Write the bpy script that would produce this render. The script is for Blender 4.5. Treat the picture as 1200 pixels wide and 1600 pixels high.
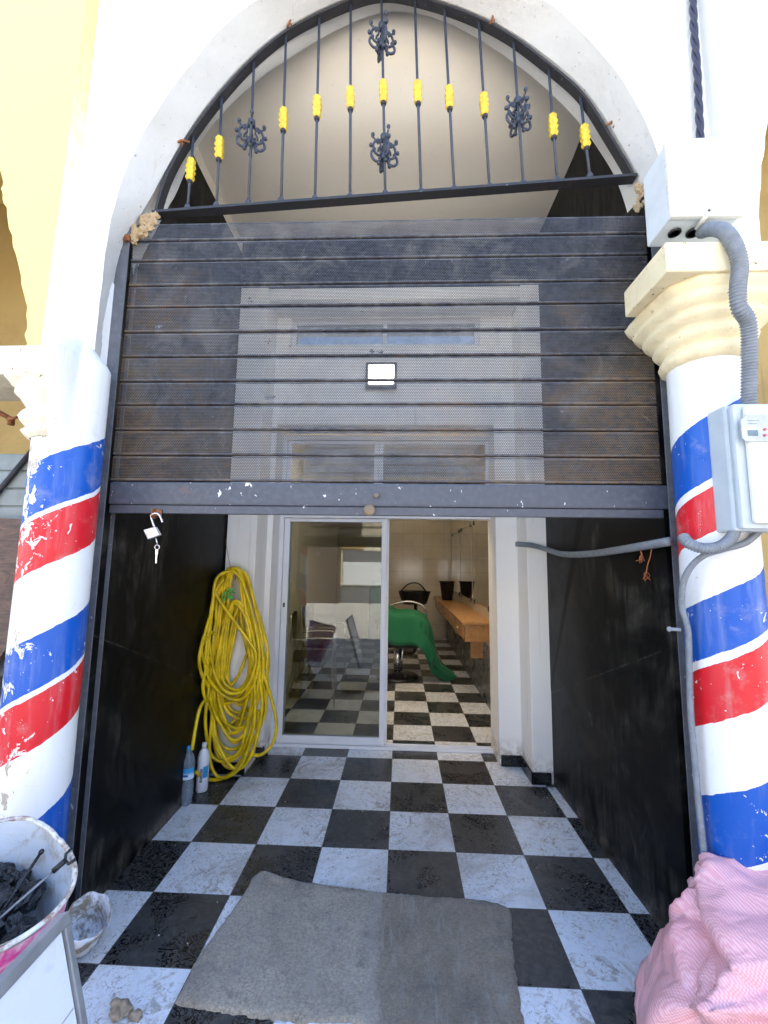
import bpy, bmesh, math, random
from mathutils import Vector, Matrix, noise as mnoise
random.seed(7)
S = bpy.context.scene
for o in list(bpy.data.objects): bpy.data.objects.remove(o)
COL = S.collection
R = math.radians

# ------------------------------------------------------------------ camera
CAM = Vector((0.04466, -2.94635, 1.39787))
YAW, PITCH, ROLL, FPX = R(-2.262), R(6.9251), R(0.81374), 666.24
cy, sy, cp, sp, cr, sr = math.cos(YAW), math.sin(YAW), math.cos(PITCH), math.sin(PITCH), math.cos(ROLL), math.sin(ROLL)
_f = Vector((sy*cp, cy*cp, sp)); _r = Vector((cy, -sy, 0)); _u = _r.cross(_f)
_R = _r*cr + _u*sr; _U = _u*cr - _r*sr
cd = bpy.data.cameras.new('camera'); cam = bpy.data.objects.new('camera', cd); COL.objects.link(cam)
m = Matrix((_R, _U, -_f)).transposed().to_4x4(); m.translation = CAM; cam.matrix_world = m
cd.sensor_fit = 'HORIZONTAL'; cd.sensor_width = 36; cd.lens = 36*FPX/1200; cd.clip_start = 0.02; cd.clip_end = 500
S.camera = cam
S.render.resolution_x, S.render.resolution_y = 768, 1024
def on(ax, val, px, py):
    """point of the plane axis=val that a pixel of the 1200x1600 photograph falls on (used to measure real places)"""
    d = _R*(px-600) + _U*(800-py) + _f*FPX
    return CAM + d*((val-CAM[ax])/d[ax])

# ------------------------------------------------------------------ world, sun, exposure
SUN_EL, SUN_AZ = R(60), R(18)      # the sun stands behind the building, the whole front is in its own shade
W = bpy.data.worlds.new('World'); S.world = W; W.use_nodes = True
wn = W.node_tree.nodes; wl = W.node_tree.links
bg = wn['Background']; sky = wn.new('ShaderNodeTexSky'); sky.sky_type = 'NISHITA'; sky.sun_disc = False
sky.sun_elevation = SUN_EL; sky.sun_rotation = SUN_AZ; sky.air_density = 1.0; sky.dust_density = 1.0; sky.ozone_density = 1.0
wl.new(sky.outputs[0], bg.inputs[0]); bg.inputs[1].default_value = 0.15
sd = bpy.data.lights.new('sun', 'SUN'); sd.energy = 4.0; sd.angle = R(0.5); sd.color = (1, .95, .87)
so = bpy.data.objects.new('sun', sd); COL.objects.link(so)
sv = Vector((math.sin(SUN_AZ)*math.cos(SUN_EL), math.cos(SUN_AZ)*math.cos(SUN_EL), math.sin(SUN_EL)))
so.rotation_euler = sv.to_track_quat('Z', 'Y').to_euler(); so.location = (0, 3, 9)
S.view_settings.view_transform = 'Standard'; S.view_settings.look = 'None'; S.view_settings.gamma = 1
S.view_settings.exposure = 2.55
S.render.engine = 'CYCLES'; S.cycles.max_bounces = 10; S.cycles.transparent_max_bounces = 24; S.cycles.use_denoising = True

# ------------------------------------------------------------------ helpers: nodes
class NT:
    def __init__(s, name):
        s.m = bpy.data.materials.new(name); s.m.use_nodes = True
        s.t = s.m.node_tree; s.n = s.t.nodes; s.l = s.t.links
        s.b = s.n['Principled BSDF']; s.o = s.n['Material Output']
        s._c = None
    def new(s, k, **kw):
        q = s.n.new(k)
        for a, v in kw.items(): setattr(q, a, v)
        return q
    def co(s, scale=None, world=False):
        if world: c = s.new('ShaderNodeNewGeometry').outputs['Position']
        else: c = s.new('ShaderNodeTexCoord').outputs['Object']
        if scale is not None:
            mp = s.new('ShaderNodeMapping'); s.l.new(c, mp.inputs[0]); mp.inputs['Scale'].default_value = scale if hasattr(scale, '__len__') else (scale,)*3
            c = mp.outputs[0]
        return c
    def _set(s, sock, v):
        if hasattr(v, 'is_output') or isinstance(v, bpy.types.NodeSocket): s.l.new(v, sock)
        elif v is not None:
            if isinstance(v, (tuple, list)) and len(v) == 3 and sock.type == 'RGBA': v = tuple(v)+(1,)
            sock.default_value = v
    def noise(s, scale, detail=4, rough=.6, vec=None, dist=0, out='Fac'):
        q = s.new('ShaderNodeTexNoise'); q.inputs['Scale'].default_value = scale; q.inputs['Detail'].default_value = detail
        q.inputs['Roughness'].default_value = rough; q.inputs['Distortion'].default_value = dist
        s.l.new(vec if vec is not None else s.co(), q.inputs['Vector']); return q.outputs[out]
    def vor(s, scale, vec=None, feature='F1', out='Distance', rnd=1):
        q = s.new('ShaderNodeTexVoronoi'); q.feature = feature; q.inputs['Scale'].default_value = scale; q.inputs['Randomness'].default_value = rnd
        s.l.new(vec if vec is not None else s.co(), q.inputs['Vector']); return q.outputs[out]
    def ramp(s, f, lo, hi, a=0., b=1.):
        q = s.new('ShaderNodeMapRange'); q.interpolation_type = 'SMOOTHSTEP'; s._set(q.inputs[0], f)
        q.inputs[1].default_value = lo; q.inputs[2].default_value = hi; q.inputs[3].default_value = a; q.inputs[4].default_value = b; return q.outputs[0]
    def math(s, op, a, b=0., c=None):
        q = s.new('ShaderNodeMath', operation=op); s._set(q.inputs[0], a); s._set(q.inputs[1], b)
        if c is not None: s._set(q.inputs[2], c)
        return q.outputs[0]
    def mix(s, f, a, b, blend='MIX'):
        q = s.new('ShaderNodeMix', data_type='RGBA', blend_type=blend); s._set(q.inputs[0], f); s._set(q.inputs[6], a); s._set(q.inputs[7], b); return q.outputs[2]
    def xyz(s, v):
        q = s.new('ShaderNodeSeparateXYZ'); s.l.new(v, q.inputs[0]); return q.outputs
    def vec(s, x, y, z):
        q = s.new('ShaderNodeCombineXYZ')
        for i, v in enumerate((x, y, z)): s._set(q.inputs[i], v)
        return q.outputs[0]
    def set(s, **kw):
        for k, v in kw.items(): s._set(s.b.inputs[{'color': 'Base Color', 'rough': 'Roughness', 'metal': 'Metallic', 'spec': 'Specular IOR Level', 'alpha': 'Alpha', 'sheen': 'Sheen Weight', 'coat': 'Coat Weight', 'trans': 'Transmission Weight', 'ior': 'IOR', 'normal': 'Normal', 'sss': 'Subsurface Weight', 'ecol': 'Emission Color', 'estr': 'Emission Strength'}[k]], v)
        return s
    def bump(s, h, strength=.3, dist=.01):
        q = s.new('ShaderNodeBump'); q.inputs['Strength'].default_value = strength; q.inputs['Distance'].default_value = dist
        s.l.new(h, q.inputs['Height']); s.l.new(q.outputs[0], s.b.inputs['Normal']); return s

MATS = {}
def simple(name, col, rough=.5, metal=0, var=.12, scale=20, bump=0, **kw):
    n = NT(name); f = n.noise(scale, 5, .6)
    c2 = tuple(max(0, c*(1-var*2)) for c in col)
    n.set(color=n.mix(n.ramp(f, .35, .7), col, c2), rough=n.ramp(n.noise(scale*2.3), .3, .7, rough-.07, rough+.07), metal=metal, **kw)
    if bump: n.bump(n.noise(scale*3, 6, .65), bump, .004)
    MATS[name] = n.m; return n.m

# plaster walls
def plaster(name, base, dirt, amt=.5, bump=.35):
    n = NT(name); w = n.co(world=True); foot = n.math('MULTIPLY', n.ramp(n.xyz(w)[2], .04, .22, 1, 0), n.ramp(n.noise(16, 6, .75, w), .40, .58))
    big = n.noise(1.6, 5, .6, w); sm = n.noise(26, 6, .7, w); sp_ = n.noise(70, 3, .5, w)
    c = n.mix(n.ramp(big, .45, .75, 0, .35*amt), base, dirt)
    c = n.mix(n.ramp(sm, .60, .76, 0, .55*amt), c, dirt)
    c = n.mix(n.ramp(sp_, .70, .74, 0, .8*amt), c, tuple(x*.35 for x in dirt))
    c = n.mix(n.math('MULTIPLY', foot, .8), c, (.40, .33, .26))
    drip = n.ramp(n.noise(6, 4, .6, n.co((4, 4, .22), True)), .60, .74, 0, .30); c = n.mix(drip, c, dirt)
    n.set(color=c, rough=.75, spec=.3)
    h = n.math('ADD', n.math('MULTIPLY', n.noise(4, 3, .5, w), 1.9), n.math('MULTIPLY', n.noise(45, 5, .7, w), .25))
    n.bump(h, bump, .02); MATS[name] = n.m; return n.m
WHITE = plaster('white_plaster', (.83, .82, .80), (.50, .42, .33))
SOFFIT = plaster('shaded_white_plaster', (.60, .585, .56), (.42, .36, .29), .9, .5)  # facade white with the shade of the arch underside put into its colour
INWHITE = plaster('inner_white_plaster', (.88, .86, .82), (.52, .45, .38), .35, .2)
YELLOW = plaster('yellow_plaster', (.76, .61, .235), (.62, .45, .18), .5)
YELLOW_SHADE = plaster('shaded_yellow_plaster', (.48, .34, .14), (.20, .13, .06), 1.3)  # same yellow paint, with the porch shade put into its colour
BEIGE = plaster('beige_ceiling', (.76, .70, .61), (.66, .60, .52), .4, .2)
MORTAR = plaster('bare_mortar', (.42, .30, .17), (.16, .10, .06), 1.2, 1.0)
CAPL = plaster('weathered_cream_capital', (.80, .74, .60), (.36, .26, .15), 1.8, .9)
CAPY = plaster('cream_yellow_capital', (.84, .72, .47), (.45, .33, .18), 1.4, .8)

# black stone side panels: dusty, scratched
def black_panel():
    n = NT('black_stone'); w = n.co(world=True)
    a = n.noise(2.3, 6, .65, w, .6); b = n.noise(9, 6, .7, n.co((1, 3, .5), True), .4)
    dust = n.math('MULTIPLY', n.ramp(a, .46, .72), n.ramp(b, .35, .65))
    # long thin scratches
    s1 = n.vor(3.1, n.co((1, 1.2, 4), True), 'DISTANCE_TO_EDGE'); s2 = n.noise(5, 2, .5, w)
    scr = n.math('MULTIPLY', n.ramp(s1, .0, .006, 1, 0), n.ramp(s2, .56, .66))
    z = n.xyz(w)
    seam = n.math('MULTIPLY', n.ramp(n.math('ABSOLUTE', n.math('SUBTRACT', n.math('ADD', z[2], n.math('MULTIPLY', z[1], .42)), .58)), .0, .006, 1, 0), n.ramp(n.noise(14, 4, .7, w), .42, .6))
    c = n.mix(n.math('MULTIPLY', dust, .9), (.0025, .0025, .0028), (.070, .064, .055))
    c = n.mix(n.math('MULTIPLY', scr, .5), c, (.07, .065, .06))
    c = n.mix(n.math('MULTIPLY', seam, .6), c, (.07, .068, .065))
    low = n.math('MULTIPLY', n.ramp(z[2], .0, .12, 1, 0), n.ramp(n.noise(12, 5, .7, w), .4, .65))
    c = n.mix(n.math('MULTIPLY', low, .5), c, (.2, .18, .15))
    n.set(color=c, rough=n.ramp(a, .3, .7, .28, .5), spec=.12); n.bump(n.noise(7, 4, .5, w), .12, .01)
    return n.m
BLACK = black_panel()

# chequered floor: paint of the tiles from world position
T = .33
def floor_mat(name, rows_grout=.0022, wet=1.0):
    n = NT(name); w = n.co(world=True); x, y, z = n.xyz(w)
    def par(v): 
        return n.math('FLOOR', n.math('DIVIDE', v, T))
    fx, fy = par(x), par(y)
    odd = n.math('MODULO', n.math('ABSOLUTE', n.math('ADD', n.math('ADD', fx, fy), 40)), 2)   # 1 -> black
    tid = n.noise(7.7, 0, 0, n.vec(fx, fy, 0))
    def edge(v):
        fr = n.math('FRACT', n.math('DIVIDE', v, T)); return n.math('MULTIPLY', n.math('MINIMUM', fr, n.math('SUBTRACT', 1, fr)), T)
    gr = n.ramp(n.math('MINIMUM', edge(x), edge(y)), rows_grout*.5, rows_grout*.9, 1, 0)
    off = n.new('ShaderNodeVectorMath', operation='ADD'); n.l.new(w, off.inputs[0]); n.l.new(n.vec(n.math('MULTIPLY', fx, 3.7), n.math('MULTIPLY', fy, 5.1), 0), off.inputs[1]); tv = off.outputs[0]
    worn = n.noise(14, 7, .72, tv, 2.2); blot = n.noise(3.2, 4, .6, tv, .8); vein = n.noise(30, 6, .75, tv, 3.0)
    white = n.mix(n.ramp(worn, .45, .75), (.72, .77, .84), (.54, .54, .53))
    dirt = n.math('MULTIPLY', n.ramp(vein, .52, .62), n.ramp(blot, .40, .55))
    white = n.mix(n.math('MULTIPLY', dirt, .85), white, (.17, .14, .11))
    ds = n.noise(1.1, 5, .7, w, 1.0)
    white = n.mix(n.ramp(ds, .48, .68, 0, .6), white, (.33, .30, .26)); white = n.mix(n.math('MULTIPLY', n.ramp(n.noise(5, 7, .8, tv, 3.5), .52, .60), n.ramp(n.noise(1.7, 2, .5, w), .4, .6, .1, .75)), white, (.30, .27, .23))
    wd = n.math('MULTIPLY', n.ramp(n.noise(22, 5, .7, tv, 4.5), .49, .54), n.ramp(blot, .44, .56))
    blk = n.mix(n.ramp(worn, .4, .7), (.038, .040, .043), (.088, .088, .086))
    blk = n.mix(wd, blk, (.005, .005, .006))
    blk = n.mix(n.ramp(ds, .5, .75, 0, .5), blk, (.10, .095, .088))
    base = n.mix(odd, white, blk)
    spk = n.ramp(n.noise(190, 2, .5, w), .73, .76)
    base = n.mix(n.math('MULTIPLY', spk, .6), base, n.mix(odd, (.1, .09, .08), (.4, .4, .4)))
    base = n.mix(gr, base, (.11, .105, .10))
    rb = n.mix(wd, (.36,)*3, (.12,)*3)
    rough = n.mix(odd, n.mix(n.ramp(worn, .4, .7), (.24,)*3, (.42,)*3), rb)
    rough = n.mix(gr, rough, (.8,)*3)
    n.set(color=base, rough=rough, spec=.5)
    h = n.math('ADD', n.math('MULTIPLY', gr, -1.0), n.math('MULTIPLY', vein, n.math('MULTIPLY', .35, n.ramp(blot, .4, .6))))
    h = n.math('ADD', h, n.math('MULTIPLY', n.noise(5, 3, .5, tv), .5))
    n.bump(h, .35, .004); return n.m
TILE = floor_mat('chequered_tile')

def glossy_tile(name, col, tw, th, grout=(.3, .27, .22)):
    n = NT(name); w = n.co(world=True); x, y, z = n.xyz(w)
    def edge(v, t):
        fr = n.math('FRACT', n.math('DIVIDE', v, t)); return n.math('MULTIPLY', n.math('MINIMUM', fr, n.math('SUBTRACT', 1, fr)), t)
    gr = n.ramp(n.math('MINIMUM', edge(n.math('ADD', x, n.math('MULTIPLY', y, 1.0)), tw), edge(z, th)), .0012, .003, 1, 0)
    n.set(color=n.mix(gr, n.mix(n.ramp(n.noise(2.5, 4, .6, w), .4, .7), col, tuple(c*.85 for c in col)), grout), rough=n.mix(gr, (.12,)*3, (.7,)*3))
    n.bump(n.math('ADD', n.math('MULTIPLY', gr, -1), n.math('MULTIPLY', n.noise(6, 2, .5, w), .8)), .3, .004); return n.m
WALLTILE = glossy_tile('cream_wall_tile', (.62, .56, .46), .40, .25)

GREYPAINT = None
def worn_paint(name, base, rust, spots=.5, whitefl=.3, rough=.45, metal=.0, rustlo=.58):
    n = NT(name); w = n.co(world=True)
    a = n.noise(5, 6, .7, w, .3); b = n.noise(38, 6, .7, w); c_ = n.noise(60, 3, .5, n.co((1, 1, .45), True))
    c = n.mix(n.ramp(b, .4, .7, 0, .5), base, tuple(x*1.7+.01 for x in base))
    c = n.mix(n.math('MULTIPLY', n.ramp(a, rustlo, rustlo+.14), n.ramp(b, .38, .6, 0, spots)), c, rust)
    c = n.mix(n.ramp(n.noise(26, 4, .6, n.co((1, 1, .55), True), .3), .70-.03*(whitefl > .9), .71-.03*(whitefl > .9), 0, whitefl), c, (.75, .75, .78)); c = n.mix(n.ramp(c_, .735, .75, 0, whitefl), c, (.75, .75, .78))
    n.set(color=c, rough=n.ramp(b, .3, .7, rough-.08, rough+.15), metal=metal); n.bump(b, .25, .003); return n.m
RAIL = worn_paint('grey_rail_paint', (.10, .105, .12), (.16, .08, .04), .5, .5)
IRON = worn_paint('blue_black_iron', (.030, .036, .055), (.14, .07, .04), .5, .25, .42, rustlo=.62)
IRONDARK = worn_paint('black_iron', (.018, .017, .020), (.17, .06, .03), .8, .15, .5, rustlo=.60)
BARPAINT = worn_paint('bottom_bar_paint', (.060, .066, .085), (.16, .08, .04), .5, 1.0, .42, rustlo=.6)
RUST = simple('rust', (.30, .11, .04), .85, 0, .3, 60, .5)

def slat_mat(perf):
    n = NT('perforated_slat' if perf else 'slat_edge'); w = n.co(world=True); x, y, z = n.xyz(w)
    a = n.noise(2.2, 6, .7, n.co((1, 1, 1.7), True), .5); b = n.noise(42, 6, .75, n.co((.8, 1, 1.1), True))
    c = n.mix(n.ramp(b, .38, .66), (.070, .070, .082), (.028, .028, .032))
    lowr = n.ramp(z, 1.7, 2.9, .30, -.06); side = n.ramp(n.math('ABSOLUTE', n.math('ADD', x, .05)), .5, 1.15, 0, .14)
    rustf = n.ramp(n.math('ADD', a, n.math('ADD', n.math('MULTIPLY', lowr, .5), side)), .56, .80)
    c = n.mix(n.math('MULTIPLY', rustf, n.ramp(b, .34, .58, 0, .75)), c, (.22, .14, .075))
    c = n.mix(n.ramp(n.noise(7, 6, .75, w, .8), .44, .68, 0, .65), c, (.19, .175, .16))
    c = n.mix(n.ramp(n.noise(95, 3, .5, w), .71, .73, 0, .55), c, (.55, .53, .5))
    scr = n.math('MULTIPLY', n.ramp(n.vor(4, n.co((1.3, 1, 2), True), 'DISTANCE_TO_EDGE'), 0, .006, 1, 0), n.ramp(n.noise(4, 2, .5, w), .58, .66))
    c = n.mix(n.math('MULTIPLY', scr, .5), c, (.35, .34, .34))
    n.set(color=c, rough=n.ramp(b, .3, .7, .36, .55), spec=.5)
    n.bump(n.math('ADD', b, n.math('MULTIPLY', n.noise(3, 3, .5, w), 2)), .25, .004)
    if perf:
        P = .0074; Q = P*1.732
        def cell(ox):
            u = n.math('MULTIPLY', n.math('SUBTRACT', n.math('FRACT', n.math('ADD', n.math('DIVIDE', x, P), ox)), .5), P)
            v = n.math('MULTIPLY', n.math('SUBTRACT', n.math('FRACT', n.math('ADD', n.math('DIVIDE', z, Q), ox)), .5), Q)
            return n.math('ADD', n.math('MULTIPLY', u, u), n.math('MULTIPLY', v, v))
        d = n.math('SQRT', n.math('MINIMUM', cell(0.0), cell(.5)))
        hole = n.math('LESS_THAN', d, .0028)
        clog = n.ramp(n.noise(9, 4, .7, n.co((1, 1, 1.5), True), .4), .67, .70, 1, 0)   # some holes are clogged with old paint
        hole = n.math('MULTIPLY', hole, clog)
        tr = n.new('ShaderNodeBsdfTransparent'); mx = n.new('ShaderNodeMixShader')
        n.l.new(hole, mx.inputs[0]); n.l.new(n.b.outputs[0], mx.inputs[1]); n.l.new(tr.outputs[0], mx.inputs[2]); n.l.new(mx.outputs[0], n.o.inputs[0])
    return n.m
SLATP, SLATE = slat_mat(True), slat_mat(False)

ALU = simple('white_powder_aluminium', (.78, .79, .82), .35, 0, .03, 6)
ALUGREY = simple('grey_aluminium', (.30, .31, .33), .4, .3, .12, 12)
BOARD = None
def glass_mat(name, tint=(.80, .84, .82), refl=1.0):
    n = NT(name); fr = n.new('ShaderNodeFresnel'); fr.inputs[0].default_value = 1.5
    tr = n.new('ShaderNodeBsdfTransparent'); tr.inputs[0].default_value = tint+(1,)
    gl = n.new('ShaderNodeBsdfGlossy'); gl.inputs['Roughness'].default_value = .01; gl.inputs['Color'].default_value = (1, 1, 1, 1)
    mx = n.new('ShaderNodeMixShader'); n.l.new(n.math('MULTIPLY', fr.outputs[0], refl), mx.inputs[0]); n.l.new(tr.outputs[0], mx.inputs[1]); n.l.new(gl.outputs[0], mx.inputs[2]); n.l.new(mx.outputs[0], n.o.inputs[0]); return n.m
GLASS = glass_mat('door_glass', (.74, .76, .75), 1.15)
def column_paint(name, stops, th0, seedoff, chips):
    """helical barber stripes around the column axis; stops: h (m) -> 'w','b','r' from the bottom up"""
    n = NT(name); oc = n.co(); x, y, z = n.xyz(oc); w = n.co(world=True)
    th = n.math('ARCTAN2', x, n.math('MULTIPLY', y, -1))
    h = n.math('SUBTRACT', z, n.math('MULTIPLY', n.math('SUBTRACT', th, th0), .062))
    h = n.math('ADD', h, n.math('MULTIPLY', n.math('SUBTRACT', n.noise(22, 4, .6, w), .5), .016))
    cr_ = n.new('ShaderNodeValToRGB'); cr_.color_ramp.interpolation = 'CONSTANT'
    colr = {'w': (.80, .80, .80, 1), 'b': (.004, .085, .42, 1), 'r': (.62, .012, .022, 1)}
    el = cr_.color_ramp.elements; el[0].position = 0; el[0].color = colr[stops[0][1]]; el[1].position = min(.999, stops[1][0]/2.5); el[1].color = colr[stops[1][1]]
    for p, k in stops[2:]: e = el.new(p/2.5); e.color = colr[k]
    n.l.new(n.math('DIVIDE', h, 2.5), cr_.inputs[0]); c = cr_.outputs[0]
    v = n.new('ShaderNodeVectorMath', operation='ADD'); n.l.new(w, v.inputs[0]); v.inputs[1].default_value = (seedoff,)*3; v = v.outputs[0]
    # paint chips: more of them on the weathered left flank
    side = n.math('MULTIPLY', n.ramp(th, -.9, 1.0, chips, 0), n.ramp(n.noise(3.1, 2, .5, v), .35, .6, .45, 1))
    chip = n.math('ADD', n.noise(24, 6, .66, n.co((1, 1, .75), True), .8), side)
    big_ = n.noise(8, 4, .6, n.co((1, 1, 1.6), True), 1.2); chip = n.math('MAXIMUM', chip, n.math('SUBTRACT', big_, .03)); cf = n.ramp(chip, .645, .655); core = n.ramp(chip, .69, .71)
    c = n.mix(cf, c, (.80, .78, .74)); c = n.mix(n.math('MULTIPLY', core, n.ramp(n.noise(7, 2, .5, v), .45, .5)), c, (.42, .36, .28))
    sp2 = n.ramp(n.noise(75, 2, .5, v), .735, .75); c = n.mix(sp2, c, (.78, .76, .72))
    c = n.mix(n.ramp(n.noise(30, 4, .6, n.co((1, 1, .12), True)), .5, .75, 0, .16), c, (.55, .55, .58))
    # grime at the foot and faint smears
    c = n.mix(n.math('MULTIPLY', n.ramp(n.noise(9, 6, .7, v), .54, .72), .28), c, (.45, .40, .36))
    n.set(color=c, rough=n.ramp(chip, .5, .7, .32, .7), spec=.4)
    n.bump(n.math('ADD', n.math('MULTIPLY', cf, -1.2), n.noise(6, 4, .5, v)), .4, .004)
    return n.m

# ------------------------------------------------------------------ helpers: meshes
def tag(o, label=None, cat=None, group=None, kind=None):
    if label: o['label'] = label
    if cat: o['category'] = cat
    if group: o['group'] = group
    if kind: o['kind'] = kind
    return o
def thing(name, loc, label, cat, group=None):
    o = bpy.data.objects.new(name, None); COL.objects.link(o); o.location = loc; o.empty_display_size = .1
    return tag(o, label, cat, group)
class MB:
    def __init__(s): s.v = []; s.f = []; s.mi = []; s.sm = []
    def add(s, vs, fs, mi=0, smooth=False):
        b = len(s.v); s.v += [tuple(v) for v in vs]; s.f += [tuple(b+i for i in f) for f in fs]; s.mi += [mi]*len(fs); s.sm += [smooth]*len(fs); return s
    def box(s, x0, x1, y0, y1, z0, z1, bev=0, mi=0, M=None):
        bm = bmesh.new(); bmesh.ops.create_cube(bm, size=1)
        for v in bm.verts: v.co = Vector(((x0+x1)/2+v.co.x*(x1-x0), (y0+y1)/2+v.co.y*(y1-y0), (z0+z1)/2+v.co.z*(z1-z0)))
        if bev: bmesh.ops.bevel(bm, geom=bm.edges[:], offset=bev, segments=2, affect='EDGES', profile=.6)
        if M: bmesh.ops.transform(bm, matrix=M, verts=bm.verts)
        bm.verts.ensure_lookup_table(); s.add([v.co for v in bm.verts], [[v.index for v in f.verts] for f in bm.faces], mi); bm.free(); return s
    def prism(s, pts, vec, mi=0):
        """closed polygon (3D points) extruded along vec"""
        n = len(pts); vec = Vector(vec); a = [Vector(p) for p in pts]; b = [p+vec for p in a]
        s.add(a+b, [list(range(n))[::-1], list(range(n, 2*n))]+[[i, (i+1) % n, n+(i+1) % n, n+i] for i in range(n)], mi); return s
    def tube(s, pts, r, seg=10, mi=0, cap=True, closed=False):
        pts = [Vector(p) for p in pts]; n = len(pts); rf = r if callable(r) else (lambda t: r)
        tan = []
        for i in range(n):
            a = pts[(i-1) % n] if (closed or i > 0) else pts[i]; b = pts[(i+1) % n] if (closed or i < n-1) else pts[i]
            d = b-a; tan.append(d.normalized() if d.length > 1e-9 else Vector((0, 0, 1)))
        up = Vector((0, 0, 1)) if abs(tan[0].z) < .9 else Vector((1, 0, 0)); nn = tan[0].cross(up).normalized(); vs = []
        for i in range(n):
            nn = (nn-tan[i]*nn.dot(tan[i])); nn = nn.normalized() if nn.length > 1e-6 else tan[i].orthogonal().normalized(); bb = tan[i].cross(nn)
            q = rf(i/(n-1))
            for k in range(seg): a = 2*math.pi*k/seg; vs.append(pts[i]+(nn*math.cos(a)+bb*math.sin(a))*q)
        fs = [[i*seg+k, i*seg+(k+1) % seg, ((i+1) % n)*seg+(k+1) % seg, ((i+1) % n)*seg+k] for i in range(n if closed else n-1) for k in range(seg)]
        if cap and not closed: fs += [list(range(seg))[::-1], [(n-1)*seg+k for k in range(seg)]]
        s.add(vs, fs, mi, True); return s
    def lathe(s, prof, c=(0, 0, 0), seg=32, a0=0, a1=2*math.pi, mi=0, rf=None, smooth=True):
        """prof: (r, z) list; angle 0 faces -y, positive towards +x"""
        full = abs(a1-a0-2*math.pi) < 1e-6; ns = seg if full else seg+1; vs = []
        for (r, z) in prof:
            for k in range(ns):
                a = a0+(a1-a0)*k/seg; q = rf(a, r, z) if rf else r
                vs.append((c[0]+q*math.sin(a), c[1]-q*math.cos(a), c[2]+z))
        n = len(prof); fs = []
        for i in range(n-1):
            for k in range(seg):
                k2 = (k+1) % ns if full else k+1
                fs.append([i*ns+k, i*ns+k2, (i+1)*ns+k2, (i+1)*ns+k])
        if full: fs += [[k for k in range(ns)][::-1], [(n-1)*ns+k for k in range(ns)]]
        s.add(vs, fs, mi, smooth); return s
    def ball(s, c, r, mi=0, sc=(1, 1, 1), seg=12):
        prof = [(max(1e-4, math.sin(math.pi*i/seg)), -math.cos(math.pi*i/seg)) for i in range(seg+1)]
        b = len(s.v); s.lathe(prof, (0, 0, 0), seg*2, mi=mi)
        for i in range(b, len(s.v)): x, y, z = s.v[i]; s.v[i] = (c[0]+x*r*sc[0], c[1]+y*r*sc[1], c[2]+z*r*sc[2])
        return s
    def build(s, name, mats, parent=None, bevel=0):
        me = bpy.data.meshes.new(name); me.from_pydata(s.v, [], s.f); me.update()
        for mt in (mats if isinstance(mats, (list, tuple)) else [mats]): me.materials.append(mt)
        me.polygons.foreach_set('material_index', s.mi); me.polygons.foreach_set('use_smooth', s.sm)
        bm = bmesh.new(); bm.from_mesh(me); bmesh.ops.recalc_face_normals(bm, faces=bm.faces); bm.to_mesh(me); bm.free()
        o = bpy.data.objects.new(name, me); COL.objects.link(o)
        if parent is not None:
            o.parent = parent; l = Vector(parent.location); p = parent.parent
            while p is not None: l += Vector(p.location); p = p.parent
            o.location = -l
        if bevel:
            b = o.modifiers.new('bevel', 'BEVEL'); b.width = bevel; b.segments = 2; b.limit_method = 'ANGLE'; b.angle_limit = R(40)
        return o
def spline(pts, n=12, closed=False):
    P = [Vector(p) for p in pts]; out = []; N = len(P)
    rng = range(N) if closed else range(N-1)
    for i in rng:
        if closed: a, b, c, d = P[(i-1) % N], P[i], P[(i+1) % N], P[(i+2) % N]
        else: a, b, c, d = P[max(i-1, 0)], P[i], P[i+1], P[min(i+2, N-1)]
        for k in range(n):
            t = k/n; out.append(.5*((2*b)+(c-a)*t+(2*a-5*b+4*c-d)*t*t+(3*b-a-3*c+d)*t**3))
    if not closed: out.append(P[-1])
    return out
def interp(curve, n):
    """resample a polyline to n points by arc length"""
    L = [0]
    for a, b in zip(curve, curve[1:]): L.append(L[-1]+(b-a).length)
    out = []; j = 0
    for i in range(n):
        t = L[-1]*i/(n-1)
        while j < len(L)-2 and L[j+1] < t: j += 1
        q = (t-L[j])/max(1e-9, L[j+1]-L[j]); out.append(curve[j].lerp(curve[j+1], min(1, max(0, q))))
    return out
def jit(a): return random.uniform(-a, a)
def corrug(r, pitch, length, depth=.12):
    k = 2*math.pi*length/pitch
    return lambda t: r*(1+depth*math.sin(k*t))
def plen(pts): return sum((Vector(b)-Vector(a)).length for a, b in zip(pts, pts[1:]))
def conduit(name, pxs, r, mat, parent=None, pitch=.008, corr=True, seg=12):
    pts = spline(pxs, 8); L = plen(pts); n = int(L/(pitch/4)) if corr else max(20, int(L/.02)); pts = interp(pts, n)
    return MB().tube(pts, corrug(r, pitch, L) if corr else r, seg).build(name, mat, parent)
def part_text(name, s, loc, size, mat, parent, rotx=90, extrude=.0006, rotz=0, sx=1):
    cu = bpy.data.curves.new(name, 'FONT'); cu.body = s; cu.size = size; cu.extrude = extrude; cu.align_x = 'CENTER'
    o = bpy.data.objects.new(name, cu); COL.objects.link(o); dg = bpy.context.evaluated_depsgraph_get()
    me = bpy.data.meshes.new_from_object(o.evaluated_get(dg)); bpy.data.objects.remove(o); me.materials.clear(); me.materials.append(mat)
    q = bpy.data.objects.new(name, me); COL.objects.link(q); q.parent = parent; q.location = Vector(loc)-Vector(parent.location); q.rotation_euler = (R(rotx), 0, R(rotz)); q.scale = (sx, 1, 1); return q

# ================================================================== STRUCTURE
XL, XR = -1.185, 1.075        # black side panels (x)
YS = -1.22                    # plane of the shutter and the grille
YF = -1.36                    # plane of the arch front
YN = -1.43                    # plane of the neighbours' fronts
Y0, Y1, YD = .03, .27, .49    # pilaster front, wall, door
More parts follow.
